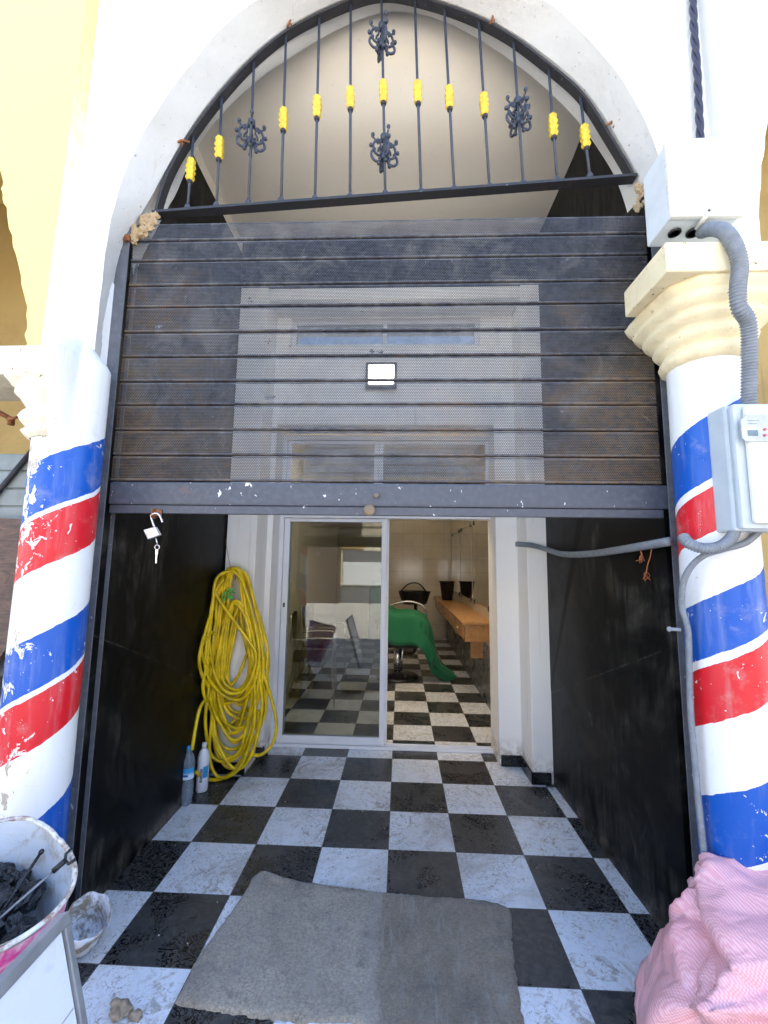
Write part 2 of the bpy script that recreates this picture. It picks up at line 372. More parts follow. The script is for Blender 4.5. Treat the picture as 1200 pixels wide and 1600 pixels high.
# ground sheet and raised tiled floor
pav = NT('pavement_concrete'); w = pav.co(world=True)
pav.set(color=pav.mix(pav.ramp(pav.noise(3, 6, .7, w), .35, .7), (.50, .47, .42), (.36, .33, .29)), rough=.85); pav.bump(pav.noise(30, 6, .7, w), .4, .01)
tag(MB().add([(-150, -150, -.14), (150, -150, -.14), (150, 150, -.14), (-150, 150, -.14)], [[0, 1, 2, 3]]).build('ground', pav.m), kind='structure')
slab = MB(); slab.box(-2.6, 2.6, -2.05, 5.6, -.138, 0, .006); tag(slab.build('floor', TILE), kind='structure')

# ---- the shop building
SH = thing('shop_building', (0, 0, 0), 'white plastered shop front with a tall pointed arch over a black lined porch', 'building')
# arch curves traced on their own planes
front_px = [(134, 660), (137, 600), (139, 547), (147, 485), (152, 425), (160, 370), (170, 315), (192, 250), (224, 186), (260, 134), (298, 86), (335, 40), (380, 0), (440, -36), (510, -62), (600, -76), (690, -72), (770, -50), (825, -28), (872, 0), (920, 45), (960, 90), (992, 135), (1016, 178), (1035, 222), (1048, 280), (1056, 350), (1060, 410)]
front = spline([on(1, YF, *p) for p in front_px], 6)
front[0].z = 2.19
mid_px = [(160, 640), (172, 560), (184, 480), (197, 400), (215, 350), (243, 325), (252, 290), (272, 262), (298, 213), (345, 148), (395, 93), (450, 48), (500, 22), (550, 1), (600, -14), (645, -4), (700, 11), (750, 31), (805, 61), (857, 101), (910, 146), (952, 213), (985, 268), (1000, 300), (1012, 350), (1030, 400)]
midc = spline([on(1, YS-.012, *p) for p in mid_px], 6)
back_px = [(243, 420), (248, 380), (265, 330), (300, 243), (340, 185), (400, 127), (450, 92), (500, 60), (550, 35), (600, 17), (650, 20), (700, 35), (750, 62), (800, 95), (850, 135), (905, 190), (940, 240), (965, 280), (975, 320), (980, 380)]
backc = spline([on(1, -1.12, *p) for p in back_px], 6)
N = 120
F, Mc, B = interp(front, N), interp(midc, N), interp(backc, N)
for p in B:
    if p.z < 3.05: p.x = (-1.20 if p.x < 0 else 1.09)*(1-(p.z > 2.98)*.0)
for p in Mc:
    c_ = Vector((-.04, p.y, 2.75)); d_ = p-c_; d_.normalize(); p += d_*.028
def smooth(c, k):
    for _ in range(k): c[1:-1] = [c[i-1]*.25+c[i]*.5+c[i+1]*.25 for i in range(1, len(c)-1)]
smooth(F, 14); smooth(Mc, 14); smooth(B, 10)
for i, p in enumerate(F):   # hand-finished plaster arris
    p.x += .006*mnoise.noise(p*9)+.003*mnoise.noise(p*31); p.z += .006*mnoise.noise(p*9+Vector((5, 5, 5)))
wall = MB()
# front sheet with the arch opening, thick jambs from the ground
poly = [Vector((-1.34, YF, -.1)), Vector((-1.222, YF, -.1)), Vector((-1.222, YF, 2.19))] + F[2:-1] + [Vector((1.143, YF, 2.45)), Vector((1.143, YF, -.1)), Vector((1.285, YF, -.1)), Vector((1.285, YF, 6.6)), Vector((-1.34, YF, 6.6))]
wall.add(poly, [list(range(len(poly)))])
F2 = [p.copy() for p in F]
for i, p in enumerate(F2):
    c = Vector((-.04, 0, 2.9)); d = (c-p); d.y = 0; d.normalize(); p += d*.012; p.y = YF+.014
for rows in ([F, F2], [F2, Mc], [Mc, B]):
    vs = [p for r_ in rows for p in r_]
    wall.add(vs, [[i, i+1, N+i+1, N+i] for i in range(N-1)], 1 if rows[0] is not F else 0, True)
# jambs below the springing, behind the rails
wall.box(-1.33, -1.222, YF+.002, -1.15, -.1, 2.6); wall.box(1.144, 1.28, YF+.002, -1.15, -.1, 2.6)
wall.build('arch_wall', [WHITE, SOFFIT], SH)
MB().box(-1.34, 1.285, -1.10, .54, 4.45, 6.6).build('upper_storey', WHITE, SH)
# inner face between arch and ceiling: closes the attic
bp = [Vector((-1.5, -1.118, 4.9)), Vector((1.45, -1.118, 4.9)), Vector((1.45, -1.118, 2.6))]+[p+Vector((0, .002, 0)) for p in reversed(B)]+[Vector((-1.5, -1.118, 2.6))]
MB().add(bp, [list(range(len(bp)))]).build('inner_arch_face', WHITE, SH)
# ceiling of the porch, coved up behind the arch
cpro = [(.30, 3.85), (-.3, 3.845), (-.62, 3.85), (-.78, 3.88), (-.9, 3.94), (-1.0, 4.04), (-1.07, 4.18), (-1.11, 4.42)]
ce = MB(); ce.add([(x, y, z) for (y, z) in cpro for x in (-1.5, 1.45)], [[2*i, 2*i+1, 2*i+3, 2*i+2] for i in range(len(cpro)-1)], 0, True); ce.build('porch_ceiling', BEIGE, SH)
MB().box(-1.34, 1.285, -1.10, .3, 4.44, 4.449).build('ceiling_slab', WHITE, SH)
# black side panels
lp = MB(); lp.prism([(-1.20, Y0+.3, -.01), (-1.19, -1.235, -.01), (-1.185, -1.235, 3.0), (-1.185, -1.116, 3.02), (-1.185, -1.116, 3.76), (-1.20, Y0+.3, 3.76)], (-.03, 0, 0)); lp.build('side_panel', BLACK, SH)
MB().box(-1.34, -1.193, -1.11, .3, 3.76, 4.43).build('side_wall_top', BEIGE, SH)
rp = MB(); rp.prism([(1.038, Y0+.3, -.01), (1.078, -1.235, -.01), (1.085, -1.235, 3.0), (1.075, -1.116, 3.02), (1.075, -1.116, 4.0), (1.045, Y0+.3, 4.0)], (.03, 0, 0)); rp.build('side_panel', BLACK, SH)
MB().box(-1.34, -1.237, -1.15, .54, -.1, 4.44).box(-1.34, -1.237, .54, 5.7, -.1, 2.96).build('side_wall', WHITE, SH)
MB().box(1.122, 1.285, -1.15, .54, -.1, 4.44).box(1.122, 1.285, .54, 5.7, -.1, 2.96).build('side_wall', WHITE, SH)
# back wall of the porch with pilasters, door opening, high window
OX0, OX1, OZ = on(1, Y1, 432, 700).x, on(1, Y1, 772, 700).x, 2.475
WX0, WX1 = on(1, Y1, 455, 520).x, on(1, Y1, 750, 520).x; WZ0, WZ1 = on(1, Y1, 600, 541).z, on(1, Y1, 600, 497).z
bw = MB()
PXL, PXR = on(1, Y0, 402, 812).x, on(1, Y0, 822, 812).x
bw.box(-1.235, OX0, Y1, YD+.06, 0, 3.5); bw.box(OX1, 1.12, Y1, YD+.06, 0, 3.5)
bw.box(OX0, OX1, Y1, YD+.06, OZ, WZ0); bw.box(OX0, WX0, Y1, YD+.06, WZ0, WZ1); bw.box(WX1, OX1, Y1, YD+.06, WZ0, WZ1); bw.box(OX0, OX1, Y1, YD+.06, WZ1, 3.5)
bw.build('back_wall', INWHITE, SH, .003)
MB().box(-1.187, PXL, Y0, Y1+.01, 0, 3.47, .008).build('pilaster', INWHITE, SH)
MB().box(PXR, 1.06, Y0, Y1+.01, 0, 3.47, .008).build('pilaster', INWHITE, SH)
MB().box(-1.2, 1.08, Y0-.004, Y1+.02, 3.47, 3.86).build('black_fascia', BLACK, SH)
MB().box(PXL+.001, PXR-.001, Y0+.012, Y1+.01, 3.375, 3.469, .004).build('header', INWHITE, SH)
MB().box(-1.235, 1.12, Y1+.02, YD+.06, 3.5, 4.44).build('upper_back_wall', WHITE, SH)
bb = MB(); bb.box(PXR-.002, 1.03, Y0-.012, Y0+.0, .002, .075, .002); bb.box(PXR-.012, PXR, Y0-.012, Y1, .002, .075, .002); bb.box(OX1+.01, PXR-.012, Y1-.012, Y1, .002, .075, .002)
bb.build('skirting', simple('black_skirting', (.012, .012, .013), .25), SH)
bb = MB(); bb.box(PXL+.0, OX0-.01, Y1-.012, Y1, .002, .075, .002); bb.build('skirting', MATS['black_skirting'], SH); MB().box(-1.18, PXL, Y0-.012, Y0, .002, .075, .002).build('skirting', MATS['black_skirting'], SH)
# crumbled plaster foot of the right pilaster and broken mortar corners under the springing of the arch
def rock(c, r, seed, sc=(1, 1, 1), mb=None, mi=0, rough=.45):
    mb = mb or MB(); b = len(mb.v); mb.ball(c, r, mi, sc, 9)
    for i in range(b, len(mb.v)):
        v = Vector(mb.v[i]); d = v-Vector(c); k = 1+rough*(mnoise.noise(d/r*1.3+Vector((seed,)*3))+.5*mnoise.noise(d/r*3.1+Vector((seed,)*3)))
        mb.v[i] = tuple(Vector(c)+d*k)
    for i in range(len(mb.sm)): mb.sm[i] = False
    return mb
mc = MB()
for k in range(26): q = random.random(); rock(on(1, -1.238, 206+q*40+jit(6), 372-q*38+jit(10)), random.uniform(.008, .024), k*1.3, (1, .6, 1.1), mc, 0, 1.0)
mc.build('broken_mortar', MORTAR, SH)
mc = MB()
for k in range(18): rock(on(1, -1.238, 1004+jit(9), 308+jit(20)), random.uniform(.008, .018), 40+k*1.3, (1, .6, 1.1), mc, 0, 1.0)
mc.build('broken_mortar', MORTAR, SH)
# small window above the door
WF = MB(); t = .035
WF.box(WX0, WX1, Y1+.03, Y1+.08, WZ0, WZ0+t, .003); WF.box(WX0, WX1, Y1+.03, Y1+.08, WZ1-t, WZ1, .003)
xm = (WX0+WX1)/2
for a in (WX0, xm-t/2, WX1-t): WF.box(a, a+t, Y1+.032, Y1+.078, WZ0+t-.001, WZ1-t+.001, .002)
wf = WF.build('upper_window', ALU, SH)
DG = glass_mat('dark_window_glass', (.35, .37, .38), 1.5)
MB().box(WX0+t, xm-t/2, Y1+.05, Y1+.056, WZ0+t, WZ1-t).build('pane', DG, wf); MB().box(xm+t/2, WX1-t, Y1+.06, Y1+.066, WZ0+t, WZ1-t).build('pane', DG, wf)
# interior room
room = MB(); room.box(-1.45, 1.3, 5.50, 5.6, 0, 2.9); room.build('shop_back_wall', WALLTILE, SH)
MB().box(-1.236, -1.20, YD+.06, 5.5, 0, 2.9).build('shop_side_wall', INWHITE, SH)
MB().box(1.03, 1.10, YD+.06, 5.5, .0, 2.9).build('shop_side_wall', WALLTILE, SH)
sc_ = MB(); sc_.box(-1.24, 1.1, 1.75, 5.5, 2.9, 2.95).box(-1.24, -.9, YD+.06, 1.75, 2.9, 2.95).box(.9, 1.1, YD+.06, 1.75, 2.9, 2.95); sc_.build('shop_ceiling', INWHITE, SH)
kn_ = NT('frosted_fill_panel'); tl_ = kn_.new('ShaderNodeBsdfTranslucent'); tl_.inputs[0].default_value = (.60, .47, .30, 1); kn_.l.new(tl_.outputs[0], kn_.o.inputs[0])
MB().add([(-.9, .56, 2.93), (.9, .56, 2.93), (.9, 1.75, 2.93), (-.9, 1.75, 2.93)], [[0, 1, 2, 3]]).build('added_light_panel', kn_.m, SH)  # translucent panel out of view, added to brighten the shop interior

# ---- sliding aluminium door
dx0, dx1 = on(1, YD, 440, 1000).x, on(1, YD, 769.5, 1000).x
dx0b = on(1, YD, 432, 1166).x; dx1b = on(1, YD, 771, 1172).x; dx0 = (dx0+dx0b)/2-.01; dx1 = (dx1+dx1b)/2+.005
D = thing('sliding_door', (0, YD, 0), 'white aluminium sliding glass door, left leaf closed and right half open', 'door')
DZ, TZ0 = 1.76, 1.86; t = .035
fr = MB(); fr.box(dx0-t, dx0, YD-.03, YD+.06, 0.0, 2.45, .003); fr.box(dx1, dx1+t, YD-.03, YD+.06, 0.0, 2.45, .003); fr.box(dx0, dx1, YD-.03, YD+.06, 2.41, 2.45, .003)
fr.box(dx0, dx1, YD-.03, YD+.06, DZ, TZ0, .003); fr.build('frame', ALU, D)
fr = MB(); fr.box(dx0, dx1, YD-.03, YD+.06, .002, .012, .001)
for q in (-.022, .006, .045): fr.box(dx0, dx1, YD+q, YD+q+.005, .0125, .022)
fr.build('threshold_track', ALU, D)
lx0, lx1 = dx0+.002, on(1, YD, 601, 1100).x
lf = MB(); lf.box(lx0, lx0+.045, YD-.012, YD+.018, .024, DZ-.002, .003); lf.box(lx1-.04, lx1, YD-.012, YD+.018, .024, DZ-.002, .003)
lf.box(lx0+.045, lx1-.04, YD-.010, YD+.016, .024, .08, .002); lf.box(lx0+.045, lx1-.04, YD-.010, YD+.016, DZ-.03, DZ-.003, .002)
leaf = lf.build('door_leaf', ALU, D)
MB().box(lx0+.044, lx1-.039, YD+.0, YD+.005, .079, DZ-.029).build('pane', GLASS, leaf)
hd = MB(); hd.box(lx0+.012, lx0+.034, YD-.016, YD-.0122, .90, 1.10, .0015); leafh = hd.build('handle', ALU, leaf)
hd = MB(); hd.box(lx0+.014, lx0+.030, YD-.0185, YD-.0162, 1.045, 1.08, .001); hd.build('lock', simple('black_plastic', (.02, .02, .02), .4), leaf)
# second (slid behind) leaf
lf = MB(); lf.box(lx0+.01, lx0+.05, YD+.024, YD+.048, .024, DZ-.002, .003); lf.box(lx1-.01, lx1+.018, YD+.024, YD+.048, .024, DZ-.002, .003); lf.box(lx0+.05, lx1-.01, YD+.025, YD+.047, .024, .075, .002)
leaf2 = lf.build('door_leaf', ALU, D); MB().box(lx0+.05, lx1-.01, YD+.034, YD+.039, .075, DZ-.004).build('pane', GLASS, leaf2)
tr = MB(); xm = on(1, YD, 592, 720).x
for (a, b) in ((dx0+.002, xm-.002), (xm+.002, dx1-.002)):
    tr.box(a, a+.035, YD-.012, YD+.02, TZ0+.002, 2.408, .002); tr.box(b-.035, b, YD-.012, YD+.02, TZ0+.002, 2.408, .002); tr.box(a+.035, b-.035, YD-.01, YD+.018, TZ0+.002, TZ0+.03, .002); tr.box(a+.035, b-.035, YD-.01, YD+.018, 2.38, 2.406, .002)
tro = tr.build('transom', ALU, D)
for (a, b) in ((dx0+.002, xm-.002), (xm+.002, dx1-.002)): MB().box(a+.034, b-.034, YD, YD+.005, TZ0+.029, 2.381).build('pane', GLASS, tro)

# ---- roller shutter
SS = thing('roller_shutter', (0, YS, 1.6), 'half lowered dark perforated metal roller shutter with paint splashed bottom bar', 'roller shutter')
lines = [on(1, YS, 600, y).z for y in (345, 374, 406, 445, 479, 519, 558, 597, 634, 674, 714, 755)]
SX0, SX1 = -1.172, 1.095
for k in range(len(lines)-1):
    z1, z0 = lines[k], lines[k+1]; sl = MB(); nx = 2
    # section: (dy, z, material of the strip above this point)
    sec = [(.002, z1-.0015), (-.006, z1-.003), (-.0095, z1-.006), (-.0105, z1-.011), (-.0115, (z1+z0)/2), (-.0105, z0+.011), (-.0130, z0+.009), (-.0140, z0+.0055), (-.011, z0+.0025), (.002, z0+.0015)]
    for i in range(len(sec)-1):
        mi = 0 if i in (3, 4) else 1
        off = .0
        sl.add([(SX0, YS+sec[i][0], sec[i][1]), (SX1, YS+sec[i][0], sec[i][1]), (SX1, YS+sec[i+1][0], sec[i+1][1]), (SX0, YS+sec[i+1][0], sec[i+1][1])], [[0, 1, 2, 3]], mi)
    sl.build('slat', [SLATP, SLATE], SS)
zb1, zb0 = lines[-1]-.004, on(1, YS, 600, 806).z
bbar = MB(); bbar.box(SX0+.004, SX1+.01, YS-.022, YS+.012, zb0+.035, zb1, .009); bbar.box(SX0+.006, SX1+.006, YS-.014, YS+.012, zb0, zb0+.034, .003)
bb_ = bbar.build('bottom_bar', BARPAINT, SS)
hb = MB(); p = on(1, YS-.03, 588, 776)
pts = [p+Vector((.022*math.cos(a), -.012-.006*math.sin(a), .02*math.sin(a))) for a in [math.pi*(1.05-1.1*i/14) for i in range(15)]]
p2 = on(1, YS-.024, 577, 797); hb.lathe([(.02, 0), (.024, .002), (.024, .006), (.015, .008)], (0, 0, 0), 18)
hb.v = [(p2.x+v[0], p2.y-v[2], p2.z+v[1]) for v in hb.v]; hb.ball(on(1, YS-.03, 588, 774), .012, 0, (1, .6, 1)); hb.build('lock_plate', worn_paint('rusty_lock', (.16, .12, .08), (.3, .14, .05), .8, .2), bb_)
hs = MB(); p = on(1, YS-.02, 241, 805); hs.box(p.x-.003, p.x+.003, p.y-.02, p.y+.012, p.z-.014, p.z+.026, .001); hs.box(p.x+.003, p.x+.03, p.y+.0, p.y+.004, p.z-.004, p.z+.024, .001); hs.build('hasp', RUST, bb_)
# guide rails: U channels
for (x0, x1, zt, sgn) in ((-1.222, -1.172, 2.93, 1), (1.093, 1.143, 2.86, -1)):
    g = MB(); g.box(x0, x1, YS-.034, YS-.028, -.0, zt, .0015); 
    if sgn > 0: g.box(x0, x0+.005, YS-.0275, YS+.03, 0, zt)
    else: g.box(x1-.005, x1, YS-.0275, YS+.03, 0, zt)
    g.box(x0, x1, YS+.0305, YS+.036, 0, zt)
    for z in (.62, 1.30, 2.9 if sgn > 0 else 2.2): 
        if sgn > 0: rock(Vector((x0+.012, YS-.036, z)), .016, z*7, (1.5, .35, .5), g, 0, .5)
    gr_ = g.build('guide_rail', RAIL, SS)
g = MB(); g.box(-1.236, -1.165, YS-.05, YS-.035, 2.80, 2.83, .004); g.tube([(-1.22, YS-.045, 2.74), (-1.22, YS-.045, 2.86)], .012, 8); g.build('rail_bracket', RUST, SS)

# ---- wrought iron arch grille
GR = thing('arch_grille', (0, YS, 3.0), 'blue black wrought iron grille with yellow collars and scrolls filling the arch', 'grille')
gf_px = [(243, 338), (252, 300), (270, 258), (300, 210), (345, 150), (395, 95), (450, 50), (500, 25), (550, 3), (600, -12), (645, -2), (700, 13), (750, 33), (805, 63), (855, 103), (910, 148), (950, 213), (972, 246), (990, 280)]
gc = interp(spline([on(1, YS, *p) for p in gf_px], 6), 90)
smooth(gc, 10)
af = MB(); vs = []
for i, p in enumerate(gc):
    a = gc[max(0, i-1)]; b = gc[min(len(gc)-1, i+1)]; tt = (b-a).normalized(); nn = Vector((tt.z, 0, -tt.x))  # inward
    for (dn, dyy) in ((0, -.018), (.012, -.018), (.012, .022), (0, .022)): vs.append(p+nn*dn+Vector((0, dyy, 0)))
n_ = len(gc); af.add(vs, [[i*4+k, i*4+(k+1) % 4, (i+1)*4+(k+1) % 4, (i+1)*4+k] for i in range(n_-1) for k in range(4)]+[[0, 1, 2, 3], [(n_-1)*4+k for k in range(4)]]); af.build('arch_frame', IRONDARK, GR)
a, b = on(1, YS, 241, 336), on(1, YS, 992, 279)
bx = MB(); bx.add([a+Vector((0, -.022, .006)), b+Vector((0, -.022, .006)), b+Vector((0, .022, .006)), a+Vector((0, .022, .006)), a+Vector((0, -.022, -.006)), b+Vector((0, -.022, -.006)), b+Vector((0, .022, -.006)), a+Vector((0, .022, -.006))], [[0, 1, 2, 3], [4, 5, 6, 7], [0, 1, 5, 4], [2, 3, 7, 6], [0, 3, 7, 4], [1, 2, 6, 5]]); bx.build('bottom_rail', IRONDARK, GR)
SLEEVE = simple('yellow_collar_paint', (.78, .52, .03), .45, 0, .12, 40, .2)
tops = [(303, 202), (347, 147), (397, 95), (447, 52), (499, 26), (548, 4), (596, -12), (648, -1), (694, 12), (748, 34), (802, 62), (857, 105), (906, 146)]
bots = [(293, 328), (338, 325), (388, 321), (439, 317), (492, 314), (547, 311), (602, 306), (658, 303), (710, 299), (765, 295), (818, 290), (871, 285), (922, 279)]
slv = {0: [265], 1: [231], 3: [186], 4: [167], 5: [153], 6: [143], 7: [144], 8: [152], 9: [163], 11: [196], 12: [213]}
scr = {2: [212], 6: [60, 235], 10: [178]}
def lathe_on(mb, prof, base, axis, seg=14):
    q = MB().lathe(prof, (0, 0, 0), seg); M_ = Vector((0, 0, 1)).rotation_difference(axis).to_matrix()
    mb.add([Vector(base)+M_@Vector(v) for v in q.v], q.f, 0, True)
for k in range(13):
    p0, p1 = on(1, YS, *bots[k]), on(1, YS, *tops[k]); ax = (p1-p0).normalized(); L = (p1-p0).length
    bar = MB().tube([p0, p1], .0062, 8)
    lathe_on(bar, [(.009, 0), (.014, .004), (.015, .012), (.012, .02), (.008, .026), (.0065, .03)], p0, ax)
    bo = bar.build('bar', IRON, GR)
    for y in slv.get(k, []):
        xx = bots[k][0]+(tops[k][0]-bots[k][0])*(bots[k][1]-y)/(bots[k][1]-tops[k][1]); c = on(1, YS, xx, y)
        s_ = MB(); prof = [(.008, -.060), (.0135, -.056), (.0185, -.046), (.0175, -.036), (.0140, -.028), (.0190, -.018), (.0205, -.010), (.0145, -.002), (.0150, .002), (.0205, .010), (.0190, .020), (.0140, .029), (.0175, .037), (.0175, .047), (.012, .054), (.007, .056)]
        q = MB().lathe(prof, (0, 0, 0), 24, rf=lambda a, r, z: r*(1+.13*math.cos(6*a+(.5 if z > 0 else 0))))
        M_ = Vector((0, 0, 1)).rotation_difference(ax).to_matrix(); s_.add([c+M_@Vector(v) for v in q.v], q.f, 0, True); s_.build('collar', SLEEVE, bo)
        e = MB(); lathe_on(e, [(.008, -.072), (.012, -.069), (.0135, -.062), (.012, -.057)], c, ax); e.build('collar_ring', IRONDARK, bo)
    for y in scr.get(k, []):
        xx = bots[k][0]+(tops[k][0]-bots[k][0])*(bots[k][1]-y)/(bots[k][1]-tops[k][1]); c = on(1, YS, xx, y); s_ = MB()
        for az in range(4):
            a = R(20+90*az); ux = Vector((math.cos(a), math.sin(a), 0))
            def P(r, z): return c+ux*r+Vector((0, 0, z))
            # outer C: curls at the top, bellies out, joins the lower collar
            up = [P(.012, .040), P(.030, .044), P(.047, .028), P(.053, .002), P(.044, -.024), P(.026, -.034), P(.014, -.022), P(.020, -.010)]
            s_.tube(spline(up, 6), .0056, 6)
            lo = [P(.044, -.006), P(.060, -.026), P(.060, -.050), P(.042, -.066), P(.022, -.062), P(.018, -.048), P(.028, -.044)]
            s_.tube(spline(lo, 6), .0060, 6)
            inn = [P(.030, .024), P(.036, .034), P(.024, .036), P(.018, .018), P(.028, -.002), P(.030, -.016)]
            s_.tube(spline(inn, 5), .0046, 6)
            hn = [P(.040, .036), P(.050, .046), P(.060, .052), P(.058, .062)]
            s_.tube(spline(hn, 4), .004, 6)
            for (r, z) in ((.026, -.074), (.064, .006), (.056, .062)): s_.ball(P(r, z), .0090, seg=6)
            s_.tube([P(.034, -.066), P(.026, -.074)], .0035, 6); s_.tube([P(.053, .004), P(.064, .006)], .0035, 6)
        lathe_on(s_, [(.008, .045), (.016, .05), (.019, .058), (.016, .066), (.018, .074), (.009, .084)], c, ax); lathe_on(s_, [(.008, -.05), (.016, -.044), (.018, -.036), (.014, -.028), (.018, -.02), (.009, -.012)], c, ax)
        s_.build('scroll_ornament', IRON, bo)
# rusty anchor lugs holding the frame
for (px, py, a) in ((452, 36, 1.2), (283, 222, .2), (768, 30, 1.3), (955, 192, .6)):
    p = on(1, YS-.02, px, py); g = MB(); d = Vector((math.cos(a), 0, math.sin(a)))
    g.tube(spline([p-d*.025, p+Vector((.004, -.004, .004)), p+d*.022, p+d*.03+Vector((.01, 0, -.008))], 4), .005, 6); g.tube(spline([p, p+Vector((.012, -.006, -.014)), p+Vector((.006, 0, -.024))], 4), .003, 5); g.build('anchor_lug', RUST, GR)
# fallen star shaped nail mark on the ceiling
# ---- columns
def col_stops(l): return l
LC, RC = (-1.23, -1.40), (1.16, -1.40)
lc = thing('striped_column', (LC[0], LC[1], 0), 'left round column with badly chipped red and blue barber stripes beside the bucket', 'column', 'barber striped columns flanking the shop')
LM = column_paint('left_column_paint', [(0, 'w'), (.10, 'b'), (.478, 'w'), (.715, 'r'), (.898, 'w'), (.916, 'b'), (1.10, 'w'), (1.335, 'r'), (1.516, 'w'), (1.54, 'b'), (1.73, 'w')], -.2, 3.0, .20)
def shaft(mb, c, r, z0, z1, seg=48, n=60):
    prof = [(r, z0+(z1-z0)*i/n) for i in range(n+1)]
    mb.lathe(prof, (0, 0, 0), seg, rf=lambda a, r_, z: r_*(1+.012*mnoise.noise(Vector((math.sin(a)*1.5, math.cos(a)*1.5, z*4)))))
def die_in(mb, z0, z1, dy):
    for i, v in enumerate(mb.v):
        if v[2] > z0: t_ = (v[2]-z0)/(z1-z0); mb.v[i] = (v[0]*(1-(.62 if v[0] > 0 else .10)*t_)-.045*t_, v[1]*(1-.75*t_)+dy*t_, v[2]+.012*mnoise.noise(Vector(v)*20)*t_)
sh = MB(); shaft(sh, LC, .113, 0, 2.27, 48, 90); die_in(sh, 2.15, 2.27, .055); o = sh.build('shaft', LM, None); o.parent = lc
# left capital: moulded on its street side, plastered over on its right flank
capprof = [(1.835, .116), (1.845, .132), (1.86, .140), (1.872, .128), (1.882, .132), (1.895, .150), (1.915, .155), (1.93, .143), (1.937, .128), (1.945, .130), (1.96, .145), (1.972, .15), (1.98, .155), (1.995, .170), (2.01, .172), (2.018, .165), (2.03, .185), (2.05, .20), (2.07, .205), (2.085, .20)]
def lcap(a, r, z): return r*(1+.03*mnoise.noise(Vector((a*3, z*20, 1))))+.010*mnoise.noise(Vector((a*9, z*60, 4)))
cp_ = MB().lathe([(r, z) for z, r in capprof], (0, 0, 0), 40, -math.pi, R(14), rf=lcap); o = cp_.build('capital', CAPL, None); o.parent = lc
ab = MB(); ab.box(-1.75-LC[0], -1.30-LC[0], -1.475-LC[1], -1.2-LC[1], 2.085, 2.2, .008); o = ab.build('abacus', CAPL, None); o.parent = lc
fil = MB(); fp = [(1.80, .116), (1.84, .13), (1.90, .155), (2.0, .172), (2.08, .205), (2.15, .215), (2.19, .215), (2.23, .215), (2.27, .215)]
def ff(a, r, z):
    t_ = min(1, max(0, (a-R(12))/R(34))); t_ = t_*t_*(3-2*t_); return (r+.006)*(1-t_)+.1105*t_
fil.lathe([(r, z) for z, r in fp], (0, 0, 0), 30, R(12), R(100), rf=ff); die_in(fil, 2.15, 2.27, .055); o = fil.build('plaster_patch', WHITE, None); o.parent = lc

rc = thing('striped_column', (RC[0], RC[1], 0), 'right round column with bold red and blue barber stripes under a yellow capital', 'column', 'barber striped columns flanking the shop')
RM = column_paint('right_column_paint', [(0, 'r'), (.2, 'w'), (.437, 'b'), (.652, 'w'), (.866, 'r'), (1.040, 'w'), (1.070, 'b'), (1.258, 'w'), (1.456, 'r'), (1.610, 'w'), (1.64, 'b'), (1.85, 'w')], -1.6, 9.0, .0)
sh = MB(); shaft(sh, RC, .117, 0, 2.25); o = sh.build('shaft', RM, None); o.parent = rc
azt, azb = on(1, -1.62, 1041, 378).z, on(1, -1.62, 1041, 424).z
prof = [(2.16, .120), (2.175, .140), (2.195, .146), (2.215, .138), (2.225, .128), (2.235, .132), (2.25, .150), (2.27, .158), (2.285, .152), (2.295, .150), (2.305, .162), (2.325, .178), (2.34, .180), (2.350, .172), (2.36, .180), (2.378, .196), (2.395, .200), (2.405, .194), (2.415, .20), (2.435, .212), (2.452, .215)]
def rcap(a, r, z):   # rings swell towards the square abacus
    q = max(abs(math.sin(a)), abs(math.cos(a))); k = min(1, max(0, (z-2.20)/.15)); sq = min(1.0/q, 1.22); return (r*(1+(sq-1)*k*.75))*(1+.016*mnoise.noise(Vector((a*4, z*15, 2))))+.003*mnoise.noise(Vector((a*12, z*70, 2)))
prof = [(2.125+(z-2.16)*(azb-2.125)/.292, r) for z, r in prof]
cp_ = MB().lathe([(r, z) for z, r in prof], (0.005, .0, 0), 72, rf=rcap); o = cp_.build('capital', CAPY, None); o.parent = rc
ab = MB(); bm = bmesh.new(); ab.box(on(1, -1.62, 1041, 400).x-RC[0], 1.42-RC[0], -1.62-RC[1], -1.355-RC[1], azb, azt, .006); o = ab.build('abacus', CAPY, None); o.parent = rc; bm.free()

# ---- neighbouring buildings
def paint_edge(name, xe, sgn, ycol=(.76, .61, .235)):
    n = NT(name); w = n.co(world=True); x, y, z = n.xyz(w)
    xx = n.math('ADD', n.math('MULTIPLY', n.math('SUBTRACT', x, xe), sgn), n.math('MULTIPLY', n.math('SUBTRACT', n.noise(12, 4, .6, w), .5), .02))
    xx = n.math('ADD', xx, n.math('MULTIPLY', z, .018 if sgn < 0 else 0))
    f = n.ramp(xx, -.012, .012)
    base = n.mix(f, (.80, .79, .76), ycol); sm = n.noise(26, 6, .7, w)
    c = n.mix(n.ramp(sm, .62, .76, 0, .3), base, (.55, .43, .25)); n.set(color=c, rough=.75); n.bump(n.math('ADD', n.noise(4, 3, .5, w), n.math('MULTIPLY', n.noise(45, 5, .7, w), .2)), .35, .02); return n.m
NL = thing('neighbour_building', (-2.5, YN, 0), 'yellow plastered arcade building left of the shop with an archway in shaded yellow', 'building', None)
lcurve = [on(1, YN, *p) for p in ((38, 560), (41, 530), (40, 480), (31, 420), (20, 380), (8, 325), (0, 295))]
lcurve = spline(lcurve, 5); e = lcurve[-1]
ext = spline([e, Vector((-1.62, YN, 2.98)), Vector((-1.8, YN, 3.25)), Vector((-2.1, YN, 3.5)), Vector((-2.5, YN, 3.62)), Vector((-2.9, YN, 3.5)), Vector((-3.3, YN, 3.1)), Vector((-3.55, YN, 2.6)), Vector((-3.6, YN, 2.2))], 5)
lcv = lcurve+ext[1:]; lcv[0].z = 2.2
